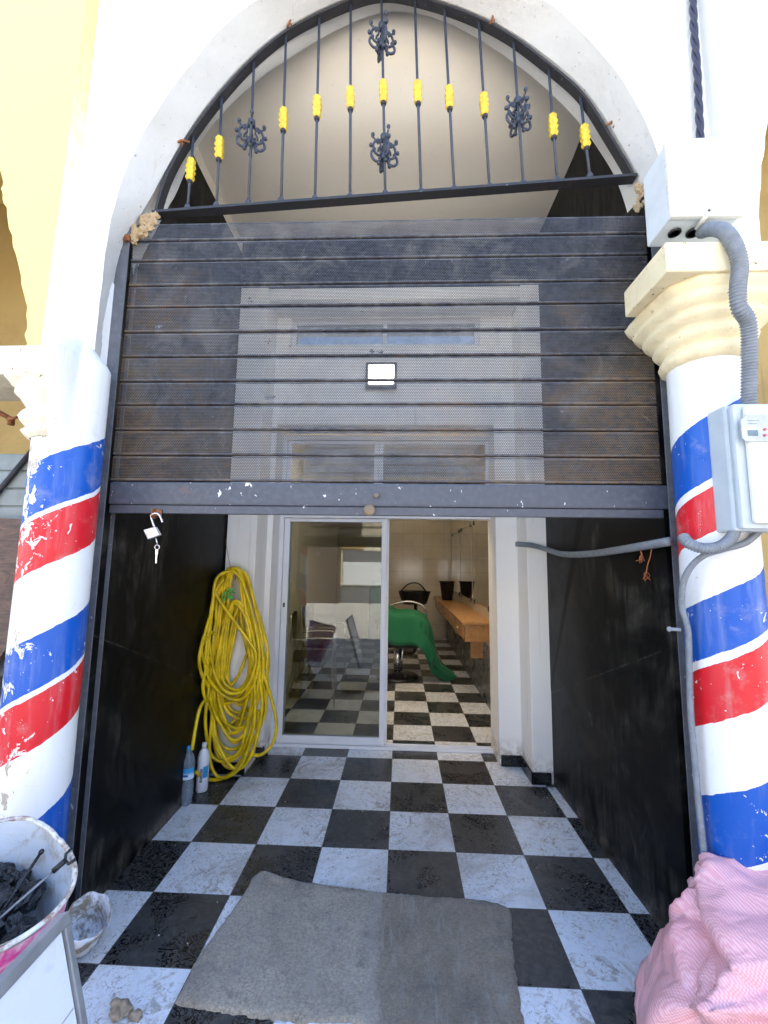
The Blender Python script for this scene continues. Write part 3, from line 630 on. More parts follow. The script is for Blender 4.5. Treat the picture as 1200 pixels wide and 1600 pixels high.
for p in lcv: p.x += .012*mnoise.noise(p*22); p.z += .01*mnoise.noise(p*22+Vector((3, 3, 3)))
poly = [Vector((-1.34, YN, 6.6)), Vector((-1.34, YN, 2.2))]+lcv+[Vector((-3.6, YN, -.1)), Vector((-7, YN, -.1)), Vector((-7, YN, 6.6))]
nb = MB(); nb.add(poly, [list(range(len(poly)))]); nb.add([(-1.34, YN, 2.2), (-1.34, YF+.0, 2.2), (-1.34, YF, 6.6), (-1.34, YN, 6.6)], [[0, 1, 2, 3]])
nb.add([p for p in lcv]+[p+Vector((0, .25, 0)) for p in lcv], [[i, i+1, len(lcv)+i+1, len(lcv)+i] for i in range(len(lcv)-1)], 0, True)
nb.add([(-1.34, YN, 2.2), (-1.34, YN+.2, 2.2), (lcv[0].x, YN+.2, 2.2), (lcv[0].x, YN, 2.2)], [[0, 1, 2, 3]])
nb.build('arch_wall', paint_edge('yellow_white_left', -1.395, -1), NL)
MB().box(-7, -3.6, YN+.01, 0, -.1, 6.5).box(-3.6, -1.36, YN+.26, .2, 4.0, 6.5).build('upper_storey', YELLOW, NL)
MB().box(-3.6, -1.36, -.2, -.1, -.1, 4.0).box(-1.38, -1.345, YF+.02, -.2, -.1, 4.0).build('porch_wall', YELLOW_SHADE, NL)
NR = thing('neighbour_building', (2.5, YN, 0), 'pale yellow plastered arcade building at the right edge beyond the capital', 'building', None)
rc_ = [on(1, YN, *p) for p in ((1188, 372), (1187, 330), (1189, 270), (1196, 215))]
rc_ = spline(rc_, 5); e = rc_[-1]; rc_ += spline([e, e+Vector((.12, 0, .38)), e+Vector((.5, 0, .8)), e+Vector((1.0, 0, .95)), e+Vector((1.6, 0, .6)), e+Vector((1.9, 0, 0)), e+Vector((1.95, 0, -.6))], 5)[1:]
rc_[0].z = 2.45
for p in rc_: p.x += .008*mnoise.noise(p*22)
poly = [Vector((1.285, YN, 6.6)), Vector((1.285, YN, 2.45))]+rc_+[Vector((rc_[-1].x, YN, -.1)), Vector((7, YN, -.1)), Vector((7, YN, 6.6))]
nb = MB(); nb.add(poly, [list(range(len(poly)))]); nb.add([(1.285, YN, 2.45), (1.285, YF, 2.45), (1.285, YF, 6.6), (1.285, YN, 6.6)], [[0, 1, 2, 3]])
nb.add([p for p in rc_]+[p+Vector((0, .25, 0)) for p in rc_], [[i, i+1, len(rc_)+i+1, len(rc_)+i] for i in range(len(rc_)-1)], 0, True)
nb.build('arch_wall', paint_edge('yellow_white_right', on(1, YN, 1170, 150).x, 1, (.80, .74, .50)), NR)
MB().box(rc_[-1].x, 7, YN+.01, 0, -.1, 6.5).box(1.3, rc_[-1].x, YN+.26, .2, 4.3, 6.5).build('upper_storey', YELLOW, NR)
MB().box(1.29, 4, -.6, -.5, -.1, 4.3).box(1.29, 1.40, -1.2, -.6, -.1, 4.3).build('porch_wall', YELLOW_SHADE, NR)

# ================================================================== OBJECTS ON THE FRONT
PLG = simple('pale_grey_plastic', (.72, .75, .76), .35, 0, .05, 8); PLC = simple('cream_plastic', (.80, .78, .72), .3, 0, .04, 8)
BLUEG = simple('blue_grey_plastic', (.54, .60, .64), .4, 0, .05, 8); CONDG = simple('grey_conduit_plastic', (.22, .24, .27), .5, 0, .12, 30)
BLK = MATS['black_plastic']
jb = thing('junction_box', (1.13, -1.36, 2.65), 'white plastic junction box mounted above the yellow capital', 'electrical box')
JB = MB(); JB.box(1.008, 1.256, -1.50, YF+.001, 2.655, 2.955, .008); JB.build('body', PLG, jb)
JL = MB(); JL.box(1.003, 1.261, -1.522, -1.501, 2.648, 2.962, .006); JL.build('lid', PLC, jb)
for (x, r_) in ((1.065, .022), (1.135, .026)):
    h = MB(); h.lathe([(r_, 0), (r_, .006), (r_*.8, .006), (r_*.8, .0)], (x, -1.44, 2.646), 20); h.build('cable_hole', BLK, jb)
h = MB(); h.tube([(1.10+.025, -1.535, 2.655), (1.10+.025, -1.47, 2.640)], .0085, 12); h.tube([(1.125, -1.5365, 2.655), (1.125, -1.5345, 2.655)], .0055, 12, 1); h.build('screw_post', [PLC, BLK], jb)
mt = thing('electricity_meter', (1.24, -1.5, 1.51), 'grey and cream electricity meter box fixed to the striped column', 'electric meter')
MB().box(1.09, 1.42, -1.575, -1.49, 1.515, 1.925, .01).build('body', BLUEG, mt)
cvr = MB(); cvr.box(1.094, 1.416, -1.602, -1.576, 1.52, 1.92, .010); cvr.build('cover', BLUEG, mt)
fp_ = MB(); fp_.box(1.118, 1.40, -1.622, -1.6025, 1.535, 1.908, .012); fc = fp_.build('front_panel', PLC, mt)
bz = MB(); c0 = on(1, -1.626, 1160, 690); c1 = on(1, -1.626, 1245, 648)
pp = [(c0.x+.01, c0.z), (c0.x, c0.z+.012), (c0.x, c1.z-.02), (c0.x+.018, c1.z), (c1.x, c1.z+.004), (c1.x, c0.z)]
bz.prism([(x, -1.623, z) for x, z in pp], (0, -.005, 0)); bz.build('display_bezel', simple('bezel_grey', (.55, .57, .6), .3), mt)
q = on(1, -1.629, 1176, 677); MB().box(q.x-.014, q.x+.016, -1.6295, -1.6285, q.z-.008, q.z+.01).build('display', simple('lcd', (.16, .22, .25), .25), mt)
for py in (671, 680): q = on(1, -1.629, 1195, py); b_ = MB(); b_.lathe([(.0045, 0), (.0045, .003)], (0, 0, 0), 12); b_.v = [(q.x+v[0], -1.6285-v[2], q.z+v[1]) for v in b_.v]; b_.build('button', simple('red_button', (.6, .12, .1), .4), mt)
TXT = simple('grey_print', (.25, .26, .28), .6)
for k, (py, w_) in enumerate(((657, .035), (662, .028))): q = on(1, -1.629, 1177, py); MB().box(q.x-w_/2, q.x+w_/2, -1.6288, -1.6283, q.z-.001, q.z+.001).build('printed_line', TXT, mt)
tag(conduit('corrugated_conduit', [on(1, -1.46, 1098, 362), on(1, -1.54, 1112, 358), on(1, -1.62, 1132, 362), on(1, -1.648, 1148, 385), on(1, -1.648, 1156, 415), on(1, -1.65, 1153, 450), on(1, -1.64, 1155, 480), on(1, -1.62, 1169, 505), on(1, -1.59, 1171, 560), on(1, -1.56, 1170, 640)], .0215, CONDG, pitch=.010), 'thick grey corrugated conduit from junction box down across the yellow capital', 'conduit')
tag(conduit('corrugated_conduit', [on(1, -1.50, 1068, 840), on(1, -1.535, 1078, 850), on(1, -1.55, 1100, 857), on(1, -1.555, 1125, 854), on(1, -1.55, 1143, 840), on(1, -1.545, 1150, 822)], .0165, CONDG, pitch=.0075), 'short sagging loop of grey corrugated conduit under the electricity meter', 'conduit')
tag(conduit('thin_conduit', [on(1, -1.525, 1188, 828), on(1, -1.535, 1165, 848), on(1, -1.53, 1130, 858), on(1, -1.525, 1100, 868), on(1, -1.50, 1078, 888), on(1, -1.46, 1067, 915), on(1, -1.44, 1066, 950), on(1, -1.44, 1075, 985), on(1, -1.43, 1077, 1040), on(1, -1.43, 1079, 1110), on(1, -1.43, 1085, 1180), on(1, -1.43, 1092, 1260), on(1, -1.43, 1101, 1345), on(1, -1.43, 1108, 1440)], .0095, CONDG, corr=True, pitch=.006), 'thin grey conduit running down the right column beside the guide rail', 'conduit')
CL = MB(); q = on(1, -1.45, 1066, 984); CL.tube([q+Vector((-.005, 0, 0)), q+Vector((-.035, .01, 0))], .006, 8); CL.ball(q+Vector((-.036, .01, 0)), .009, 0, (1, .6, 1), 6); tag(CL.build('conduit_clip', CONDG), 'small grey clip holding the thin conduit to the rail', 'clip')
pipe_pts = [on(1, Y0-.03, 806, 850), on(1, Y0-.03, 830, 852), on(1, Y0-.035, 850, 857), on(0, 1.015, 880, 866), on(0, 1.02, 925, 865), on(0, 1.025, 975, 858), on(0, 1.05, 1035, 848), on(0, 1.06, 1048, 846)]
tag(conduit('grey_pipe', pipe_pts, .0175, CONDG, corr=False), 'smooth grey plastic pipe sagging across the right black wall', 'pipe')
# black twisted cable
base = [on(1, YF-.025, 1080, -60), on(1, YF-.025, 1084, 40), on(1, YF-.025, 1089, 110), on(1, YF-.025, 1092, 170), on(1, YF-.025, 1095, 232)]; bp_ = interp(spline(base, 10), 160); cb = MB()
for ph in (0, 2*math.pi/3, 4*math.pi/3): cb.tube([p+Vector((.0075*math.cos(ph+i*.16), .0075*math.sin(ph+i*.16), 0)) for i, p in enumerate(bp_)], .0075, 8)
tag(cb.build('twisted_cable', simple('black_cable', (.035, .032, .055), .45)), 'black twisted cable coming down the white wall into the junction box', 'cable')
# orange twine
def twine(name, pts, r=.0022, fr_=True, label='', parent=None):
    mb = MB(); mb.tube(spline(pts, 6), r, 5); e = Vector(pts[-1])
    for k in range(6): mb.tube(spline([e, e+Vector((jit(.012), jit(.01), -.012-abs(jit(.01)))), e+Vector((jit(.022), jit(.01), -.022-abs(jit(.02))))], 3), r*.6, 4)
    return tag(mb.build(name, simple('orange_twine', (.42, .13, .04), .8)), label, 'twine')
twine('orange_twine', [on(0, 1.045, 1018, 858), on(0, 1.04, 1016, 870), on(0, 1.035, 1012, 882), on(0, 1.03, 1010, 893)], label='rusty orange twine scrap hanging lower on the right black wall under the pipe')
twine('orange_twine', [on(0, 1.045, 1004, 852), on(0, 1.035, 1001, 860), on(0, 1.035, 1003, 866)], .003, label='short orange twine tuft tied on the grey pipe')

# padlock with keys
PLK = thing('padlock', on(1, YS-.03, 241, 808), 'open silver padlock hanging from the shutter bar with a key', 'padlock')
CH = simple('bright_steel', (.75, .76, .78), .22, .9, .05, 30)
yp = YS-.036
def pl(x, y, dy=0): return on(1, yp+dy, x, y)
MB().tube(spline([pl(241, 823), pl(237, 812), pl(236, 806), pl(239, 803, .0), pl(243, 802), pl(248, 804), pl(252, 811), pl(253.5, 816)], 5), .0042, 8).build('shackle', CH, PLK)
c = [pl(225.5, 828), pl(244, 823), pl(251.5, 836), pl(232.5, 843)]
MB().prism([p+Vector((0, -.008, 0)) for p in c], (0, .016, 0)).build('body', simple('satin_steel', (.60, .62, .64), .35, .7, .15, 60), PLK, .002)
kk = MB(); q = pl(244, 847); kk.tube([pl(243, 840)+Vector((0, 0, 0)), pl(246, 850)], .003, 6); ring = [pl(245.5, 855)+Vector((.0095*math.cos(a), 0, .0095*math.sin(a))) for a in [2*math.pi*i/18 for i in range(18)]]; kk.tube(ring, .002, 6, closed=True); kk.build('key_ring', CH, PLK)
a, b = pl(245, 859), pl(243.5, 880); k_ = MB(); k_.prism([a+Vector((-.0055, 0, 0)), a+Vector((.0055, 0, 0)), a.lerp(b, .33)+Vector((.0045, 0, 0)), a.lerp(b, .36)+Vector((.003, 0, 0)), b+Vector((.003, 0, 0)), b+Vector((-.0025, 0, 0)), a.lerp(b, .36)+Vector((-.003, 0, 0)), a.lerp(b, .33)+Vector((-.0045, 0, 0))], (0, .002, 0)); k_.build('key', CH, PLK)

# flood lamp, lit
FLx0, FLx1, FLz0, FLz1 = on(1, Y1-.05, 571, 590).x, on(1, Y1-.05, 620, 590).x, on(1, Y1-.05, 596, 606).z, on(1, Y1-.05, 596, 566).z
FL = thing('flood_lamp', ((FLx0+FLx1)/2, Y1, FLz0), 'small lit black floodlight on the white wall above the door', 'lamp')
MB().box(FLx0, FLx1, Y1-.05, Y1-.022, FLz0, FLz1, .006).build('housing', simple('lamp_housing', (.05, .05, .055), .4), FL)
MB().box((FLx0+FLx1)/2-.04, (FLx0+FLx1)/2+.04, Y1-.021, Y1-.001, FLz0+.02, FLz0+.09, .002).build('bracket', MATS['lamp_housing'], FL)
em = NT('lamp_glow'); em.set(color=(1, 1, .95), ecol=(1, .93, .74), estr=5.0)
MB().box(FLx0+.024, FLx1-.024, Y1-.0545, Y1-.0505, FLz0+.03, FLz1-.022).build('diffuser', em.m, FL)
# ================================================================== HOSE AND FLOOR OBJECTS
HOSE = simple('yellow_pvc', (.82, .58, .005), .36, 0, .22, 9, .15)
hose = MB()
def hp(x, y, dep):
    p = on(1, dep, x, y)
    if p.x < -1.165: p = on(0, -1.165, x, y)
    if p.z < .012: p = on(2, .012, x, y)
    return p
loops = [  # (px list around loop, depth)
 ([(357, 893), (338, 905), (330, 960), (322, 1010), (323, 1050), (345, 1082), (375, 1092), (398, 1070), (404, 1020), (396, 960), (382, 915), (370, 895)], -.12),
 ([(352, 896), (335, 925), (329, 980), (325, 1040), (330, 1100), (338, 1150), (352, 1178), (372, 1182), (390, 1150), (402, 1080), (398, 1010), (388, 950), (375, 905), (365, 890)], -.055),
 ([(360, 890), (345, 920), (336, 1000), (326, 1080), (320, 1130), (328, 1175), (348, 1190), (372, 1182), (392, 1140), (404, 1060), (410, 1010), (400, 950), (385, 900), (370, 888)], -.075),
 ([(365, 943), (352, 960), (345, 1010), (338, 1080), (334, 1140), (340, 1180), (358, 1200), (378, 1188), (396, 1140), (402, 1060), (398, 1000), (388, 960), (376, 943)], -.03),
 ([(368, 945), (356, 980), (350, 1040), (344, 1100), (350, 1125), (372, 1138), (392, 1125), (404, 1080), (405, 1020), (396, 970), (380, 945)], -.09),
 ([(372, 948), (362, 985), (352, 1050), (347, 1085), (356, 1112), (378, 1122), (395, 1105), (400, 1050), (393, 990), (384, 955)], -.06),
 ([(362, 945), (348, 985), (334, 1060), (330, 1120), (328, 1180), (338, 1212), (358, 1214), (380, 1190), (396, 1130), (398, 1050), (388, 980), (374, 946)], -.115),
 ([(366, 942), (356, 970), (346, 1030), (350, 1065), (370, 1078), (390, 1066), (398, 1020), (390, 970), (378, 944)], -.105),
 ([(355, 893), (340, 930), (336, 990), (345, 1060), (360, 1105), (385, 1112), (408, 1085), (418, 1040), (415, 1000), (400, 950), (380, 900), (366, 888)], -.02),
 ([(370, 946), (360, 1000), (344, 1060), (336, 1120), (345, 1160), (368, 1172), (388, 1150), (412, 1110), (418, 1050), (404, 990), (384, 948)], -.04),
 ([(374, 948), (366, 990), (356, 1040), (358, 1080), (376, 1096), (392, 1076), (394, 1020), (386, 960)], -.02),
 ([(350, 905), (338, 918), (341, 935), (366, 968), (390, 1000), (400, 1025), (394, 1060), (378, 1080), (352, 1078), (334, 1050), (326, 990), (334, 930)], -.14),
 ([(366, 944), (352, 975), (340, 1030), (331, 1090), (334, 1150), (350, 1183), (374, 1172), (390, 1120), (408, 1070), (410, 1025), (398, 975), (380, 946)], -.09),
 ([(360, 891), (350, 915), (343, 960), (336, 1010), (333, 1060), (340, 1110), (355, 1150), (372, 1160), (388, 1130), (396, 1080), (400, 1030), (392, 975), (380, 925), (372, 897)], -.035),
]
random.seed(21)
for k in range(11):   # more turns between the two hooks
    cx_ = random.uniform(358, 372); w_ = random.uniform(22, 44); t0_ = random.choice((893, 944)); b0_ = random.uniform(1075, 1200); sk_ = random.uniform(-10, 6)
    loops.append(([(362, t0_+jit(4)), (cx_-w_*.55, t0_+45), (cx_-w_*.85, (t0_+b0_)/2-20), (cx_-w_+sk_, b0_-60), (cx_-w_*.5+sk_, b0_-12), (cx_+sk_, b0_), (cx_+w_*.6+sk_, b0_-22), (cx_+w_, b0_-90), (cx_+w_*.9, (t0_+b0_)/2-10), (cx_+w_*.5, t0_+40), (374, t0_+jit(3))], random.uniform(-.10, -.02)))
for L_, dp in loops:
    pts = [hp(x+jit(1.5), y+jit(2), dp+jit(.012)) for x, y in L_]
    hose.tube(interp(spline(pts, 8, True)+[pts[0]], 100)[:-1], 0.0106, 8, closed=True)
ends = [[(398, 1020), (414, 1060), (426, 1100), (432, 1135), (424, 1165), (405, 1180), (380, 1176), (368, 1184)],
        [(345, 1040), (330, 1080), (313, 1105), (305, 1140), (300, 1172)],
        [(306, 1206), (318, 1216), (340, 1218), (362, 1208), (384, 1190), (400, 1160), (404, 1110)],
        [(384, 900), (396, 940), (408, 980), (418, 1015), (416, 1045)], [(402, 1040), (412, 1075), (415, 1110), (404, 1140), (388, 1170)]]
for e_ in ends: hose.tube(interp(spline([hp(x, y, -.07+jit(.02)) for x, y in e_], 8), 60), 0.0106, 8)
tag(hose.build('garden_hose', HOSE), 'long yellow garden hose coiled and hung from a wire beside the door', 'hose')
wr = MB(); wr.tube([on(1, .0, 352, 842), on(1, -.02, 357, 872), on(1, -.06, 362, 892), on(1, -.08, 366, 903)], .0016, 5); wr.tube(spline([on(1, -.07, 362, 893), on(1, -.1, 369, 897), on(1, -.08, 367, 906)], 4), .003, 5)
tag(wr.build('hanging_wire', RUST), 'thin rusty wire the yellow hose hangs from', 'wire')
gw = MB()
for k in range(7): p = on(1, -.12, 357+jit(5), 930+jit(9)); gw.tube(spline([p, p+Vector((jit(.03), jit(.01), jit(.03))), p+Vector((jit(.03), jit(.01), -.02))], 4), .006, 6)
tag(gw.build('green_strap', simple('green_plastic', (.10, .45, .08), .4)), 'green plastic strap knotted inside the yellow hose coil', 'strap')
# debris between hose and door
db = MB(); p = on(2, 0, 384, 1192); db.box(p.x-.035, p.x+.035, p.y-.02, p.y+.02, .002, .035, .004); tag(db.build('small_packet', simple('red_white_packet', (.55, .10, .05), .5, 0, .3, 60)), 'small red and white packet lying on the floor under the hose', 'packet')
p = on(2, 0, 405, 1185); tag(rock(p+Vector((0, 0, .045)), .045, 3.3, (1.2, .8, 1), None, 0, .7).build('black_rag', simple('black_cloth', (.015, .015, .016), .8)), 'crumpled black bag lying between the hose and the door', 'rag')
p = on(2, 0, 352, 1176); tag(rock(p+Vector((0, -.02, .11)), .085, 5.3, (1.1, .7, 1.3), None, 0, .6).build('clear_bag', simple('grey_plastic_bag', (.40, .42, .44), .25, 0, .25, 25)), 'crumpled grey plastic bag on the floor behind the yellow hose', 'bag')
# bottles
PET = NT('clear_pet'); PET.set(color=(.70, .80, .90), rough=.10, trans=.84, ior=1.2); PET.bump(PET.noise(30, 3, .5), .5, .006)
p = on(2, 0, 290, 1256); BT = thing('water_bottle', p, 'clear plastic water bottle with blue cap leaning at the left wall', 'bottle')
prof = [(.001, .004), (.028, 0), (.034, .006), (.036, .02), (.034, .03), (.036, .05), (.0345, .07), (.036, .09), (.035, .11), (.031, .135), (.035, .155), (.036, .2), (.036, .225), (.032, .25), (.024, .272), (.014, .288), (.0125, .295), (.0125, .303)]
inner = [(max(.0005, r-.0012), z+.0015) for r, z in prof]
bt = MB(); bt.lathe(prof+inner[::-1], tuple(p), 32); b1 = bt.build('bottle_body', PET.m, BT)
MB().lathe([(.0145, .296), (.0155, .298), (.0155, .315), (.0135, .318)], tuple(p), 20).build('cap', simple('blue_cap', (.02, .28, .62), .35), BT)
lbn = NT('blue_label'); zz = lbn.xyz(lbn.co())[2]
lbn.set(color=lbn.mix(lbn.ramp(lbn.math('SUBTRACT', zz, p.z), .165, .185), (.62, .75, .85), (.03, .30, .62)), rough=.35)
lb = MB().lathe([(.0368, .145), (.0368, .205)], tuple(p), 32, R(-100), R(100)).build('label', lbn.m, BT)
MB().lathe([(.0371, .160), (.0371, .172)], tuple(p), 32, R(-28), R(30)).build('label_print', simple('blue_print', (.03, .10, .4), .5), BT)
p = on(2, 0, 315, 1235); B2 = thing('cleaner_bottle', p, 'white plastic cleaner bottle with blue label behind the water bottle', 'bottle')
MB().lathe([(.001, .002), (.032, 0), (.036, .008), (.036, .13), (.034, .15), (.036, .17), (.034, .20), (.024, .232), (.014, .245), (.014, .25)], tuple(p), 28).build('bottle_body', simple('white_hdpe', (.72, .74, .80), .4, 0, .03, 8), B2)
MB().lathe([(.0148, .247), (.0148, .275), (.012, .278)], tuple(p), 18).build('cap', simple('white_cap', (.78, .78, .78), .4), B2)
MB().lathe([(.0366, .085), (.0366, .15)], tuple(p), 20, R(25), R(80)).build('label', simple('cyan_label', (.02, .30, .60), .4), B2)
MB().lathe([(.0366, .06), (.0366, .14)], tuple(p), 20, R(-2), R(24)).build('label', simple('dark_print', (.30, .32, .42), .5, 0, .4, 120), B2)

# doormat: worn grey carpet, pale strip on its left half
mn = NT('grey_carpet'); w = mn.co(world=True); x, y, z = mn.xyz(w)
a = mn.noise(3.0, 6, .7, w, .6); fib = mn.noise(110, 5, .8, mn.co((1, 1.2, 1), True)); st = mn.noise(30, 5, .75, mn.co((1, .2, 1), True), .5)
lef = mn.ramp(mn.math('ADD', x, mn.math('MULTIPLY', mn.noise(5, 4, .6, w), .10)), .02, .05, 1, 0)
c = mn.mix(mn.ramp(a, .35, .7), mn.mix(lef, (.37, .29, .20), (.56, .49, .39)), mn.mix(lef, (.21, .165, .11), (.35, .30, .235))); c = mn.mix(mn.ramp(fib, .35, .65), mn.mix(.6, c, (.07, .06, .05)), c)
c = mn.mix(mn.ramp(st, .48, .7, 0, .6), c, (.38, .35, .30)); c = mn.mix(mn.ramp(mn.noise(9, 5, .7, w, 1.0), .52, .7, 0, .55), c, (.10, .085, .07)); c = mn.mix(mn.ramp(mn.noise(30, 4, .7, w), .72, .74), c, (.03, .025, .02)); c = mn.mix(mn.ramp(mn.noise(130, 2, .5, w), .75, .76), c, (.6, .58, .55))
strip = mn.ramp(mn.math('ABSOLUTE', mn.math('ADD', mn.math('ADD', x, .03), mn.math('MULTIPLY', mn.noise(6, 3, .6, w), .03))), .0, .03, .35, 0); c = mn.mix(strip, c, (.34, .32, .29))
mn.set(color=c, rough=.95, spec=.1, sheen=.3); mn.bump(mn.math('ADD', fib, mn.math('MULTIPLY', mn.noise(12, 4, .6, w), 1.5)), 1.0, .010)
outl = [(405, 1372), (440, 1378), (500, 1385), (560, 1393), (620, 1400), (680, 1405), (728, 1408), (760, 1412), (797, 1424), (800, 1470), (806, 1520), (812, 1560), (818, 1610), (800, 1640), (640, 1640), (560, 1602), (470, 1600), (380, 1588), (310, 1578), (275, 1570), (283, 1552), (310, 1500), (345, 1450), (385, 1395)]
op = [on(2, .0, *q) for q in outl]; op = interp(spline(op, 6, True)+[op[0]], 260)[:-1]; cen = sum(op, Vector())/len(op)
mm = MB(); rings = [1.0, .992, .97, .9, .75, .55, .3, .08]; hz = [.001, .011, .014, .0145, .0145, .0145, .0145, .0145]; vs = []
for r_, h_ in zip(rings, hz):
    for i, p in enumerate(op):
        q = cen+(p-cen)*r_; j = (.006*mnoise.noise(p*40)+random.uniform(-.004, .004))*(r_ > .985); q = q+(p-cen).normalized()*j
        lift = .02*max(0, 1-(p-on(2, 0, 410, 1375)).length/.18) if r_ > .9 else 0
        q.z = h_+lift+.003*mnoise.noise(q*9); vs.append(q)
n_ = len(op); mm.add(vs, [[j*n_+i, j*n_+(i+1) % n_, (j+1)*n_+(i+1) % n_, (j+1)*n_+i] for j in range(len(rings)-1) for i in range(n_)]+[[(len(rings)-1)*n_+i for i in range(n_)]], 0, True)
mat_o = mm.build('doormat', mn.m); tag(mat_o, 'worn grey carpet offcut lying on the chequered tiles at the entrance', 'doormat')

# pink woven sack
sk = NT('pink_raffia'); w = sk.co(); u, v, ww = sk.xyz(w)
s1 = sk.math('SINE', sk.math('MULTIPLY', sk.math('ADD', u, sk.math('MULTIPLY', v, .35)), 628)); s2 = sk.math('SINE', sk.math('MULTIPLY', sk.math('ADD', ww, sk.math('MULTIPLY', v, -.5)), 628))
wv = sk.math('MULTIPLY', s1, s2); c = sk.mix(sk.ramp(wv, -.3, .5), (.74, .34, .37), (.84, .50, .51)); c = sk.mix(sk.ramp(sk.noise(5, 4, .6, w), .4, .7, 0, .4), c, (.74, .30, .33))
sk.set(color=c, rough=.38, spec=.5); sk.bump(sk.math('ADD', sk.math('MULTIPLY', wv, .12), sk.math('ADD', sk.noise(18, 4, .6, w), sk.math('MULTIPLY', sk.ramp(sk.vor(8, sk.noise(3, 3, .5, w, out='Color'), 'DISTANCE_TO_EDGE'), 0, .3), 1.1))), .38, .006)
sb = bmesh.new(); bmesh.ops.create_icosphere(sb, subdivisions=6, radius=1)
SC = Vector((1.24, -1.63, .24))
rs_ = random.Random(5)
creases = []
for k in range(26):
    nvec = Vector((rs_.gauss(0, 1), rs_.gauss(0, 1), rs_.gauss(0, .6))).normalized(); creases.append((nvec, rs_.uniform(-.7, .7), rs_.uniform(.035, .11), rs_.uniform(.020, .055)*rs_.choice((1, 1, -1)), rs_.uniform(0, 9)))
KP = Vector((-.86, -.35, .25)).normalized()
for v in sb.verts:
    d = v.co.copy()
    r = Vector((.43*math.copysign(abs(d.x)**.9, d.x), .27*math.copysign(abs(d.y)**.85, d.y), .30*math.copysign(abs(d.z)**.8, d.z)))
    k = 1+.20*mnoise.noise(d*1.5+Vector((2, 7, 1)))+.05*mnoise.noise(d*4.2)
    for (nv_, c_, w_, a_, sd2) in creases:
        q = abs(nv_.dot(d)+.18*mnoise.noise(d*1.6+Vector((sd2, 0, 0)))-c_); mk = max(0, min(1, .5+1.8*mnoise.noise(d*1.2+Vector((0, sd2, 3))))); k += a_*2.2*math.exp(-q/(w_*.6))*mk
    # folds gathered at the tied corner
    g = d-KP; gl = g.length
    if gl < .9:
        ang = math.atan2(g.z, g.y+.3*g.x); k += .10*(1-gl/.9)*abs(math.sin(3.5*ang+2*gl))-.05*(1-gl/.9)
    if gl < .16: k += .16*(1-gl/.16)
    p = SC+Vector((r.x*k, r.y*k, r.z*k))
    p.z *= .96+.30*max(0, p.x-1.1); low = max(0, 1-p.z/.35); p.x -= .10*low if d.x < 0 else 0
    p.z = max(p.z, .004+.002*mnoise.noise(p*20)); v.co = p
me = bpy.data.meshes.new('raffia_sack'); sb.to_mesh(me); sb.free(); me.materials.append(sk.m); me.polygons.foreach_set('use_smooth', [True]*len(me.polygons))
SK = thing('raffia_sack', (1.3, -1.42, 0), 'crumpled pink woven plastic sack lying against the right column', 'sack')
so_ = bpy.data.objects.new('sack_body', me); COL.objects.link(so_); so_.parent = SK; so_.location = (-1.3, 1.42, 0)

# bucket with tools
bc = on(2, .60, -8, 1372); BK = thing('paint_bucket', (bc.x, bc.y, 0), 'bent white and pink bucket full of dirty black tools at the left edge', 'bucket')
RB = .215
def bz_(a, r, z):   # squashed rim
    k = z/.50; q = 1+k*(.10*math.cos(2*(a-R(60)))+.05*math.cos(3*a+1)); return r*q
bko = MB(); bko.lathe([(.10, -.02), (.12, .0), (.135, .1), (.155, .25), (.172, .38), (.180, .47)], (bc.x, bc.y, .0), 64, rf=bz_)
bn = NT('bucket_outside'); w = bn.co(world=True); a = bn.noise(9, 6, .7, w, .8)
bn.set(color=bn.mix(bn.ramp(a, .40, .60), (.72, .06, .30), (.78, .55, .62)), rough=.35); bn.bump(bn.noise(30, 4, .6, w), .4, .004)
bko.f = bko.f[:-1]; bko.mi = bko.mi[:-1]; bko.sm = bko.sm[:-1]
bko.build('outer_wall', bn.m, BK)
bi = NT('bucket_inside'); w = bi.co(world=True); a = bi.noise(14, 6, .7, w, 1.0); z = bi.xyz(w)[2]
c = bi.mix(bi.ramp(a, .45, .65), (.62, .66, .72), (.45, .42, .38)); c = bi.mix(bi.math('MULTIPLY', bi.ramp(bi.noise(25, 6, .75, w, 1.5), .50, .60), bi.ramp(z, .42, .30)), c, (.015, .015, .018)); bi.set(color=c, rough=.4); bi.bump(a, .4, .006)
bki = MB(); bki.lathe([(.179, .495), (.177, .47), (.168, .40), (.165, .39), (.155, .3), (.14, .2), (.12, .16), (.001, .158)], (bc.x, bc.y, 0), 64, rf=bz_); bki.f = bki.f[:-2]; bki.mi = bki.mi[:-2]; bki.sm = bki.sm[:-2]; bki.build('inner_wall', bi.m, BK)
rim = []
for i in range(160):
    a = 2*math.pi*i/160; q = bz_(a, .183, .50); rim.append(Vector((bc.x+q*math.sin(a), bc.y-q*math.cos(a), .488+.006*mnoise.noise(Vector((math.sin(a)*4, math.cos(a)*4, 1)))+.002*random.random())))
MB().tube(rim, .0065, 8, closed=True).build('rim', worn_paint('chipped_rim', (.72, .70, .66), (.22, .09, .03), .9, .2, rustlo=.42), BK)
ear = MB(); e_ = Vector((bc.x+.02, bc.y-.185, .43)); ear.lathe([(.022, 0), (.024, .004), (.020, .008), (.012, .009), (.012, .014), (.006, .016)], (0, 0, 0), 20); ear.v = [(e_.x+v[0], e_.y-v[2], e_.z+v[1]) for v in ear.v]; ear.build('handle_boss', simple('steel_boss', (.5, .5, .5), .35, .6), BK)
TM = simple('tarry_black', (.012, .012, .014), .28, 0, .3, 30, .6)
tl = MB()
for k in range(16): rock(Vector((bc.x+jit(.09), bc.y+.02+jit(.09), .32+jit(.04))), random.uniform(.025, .05), k*2.1, (1, 1, .8), tl, 0, .7)
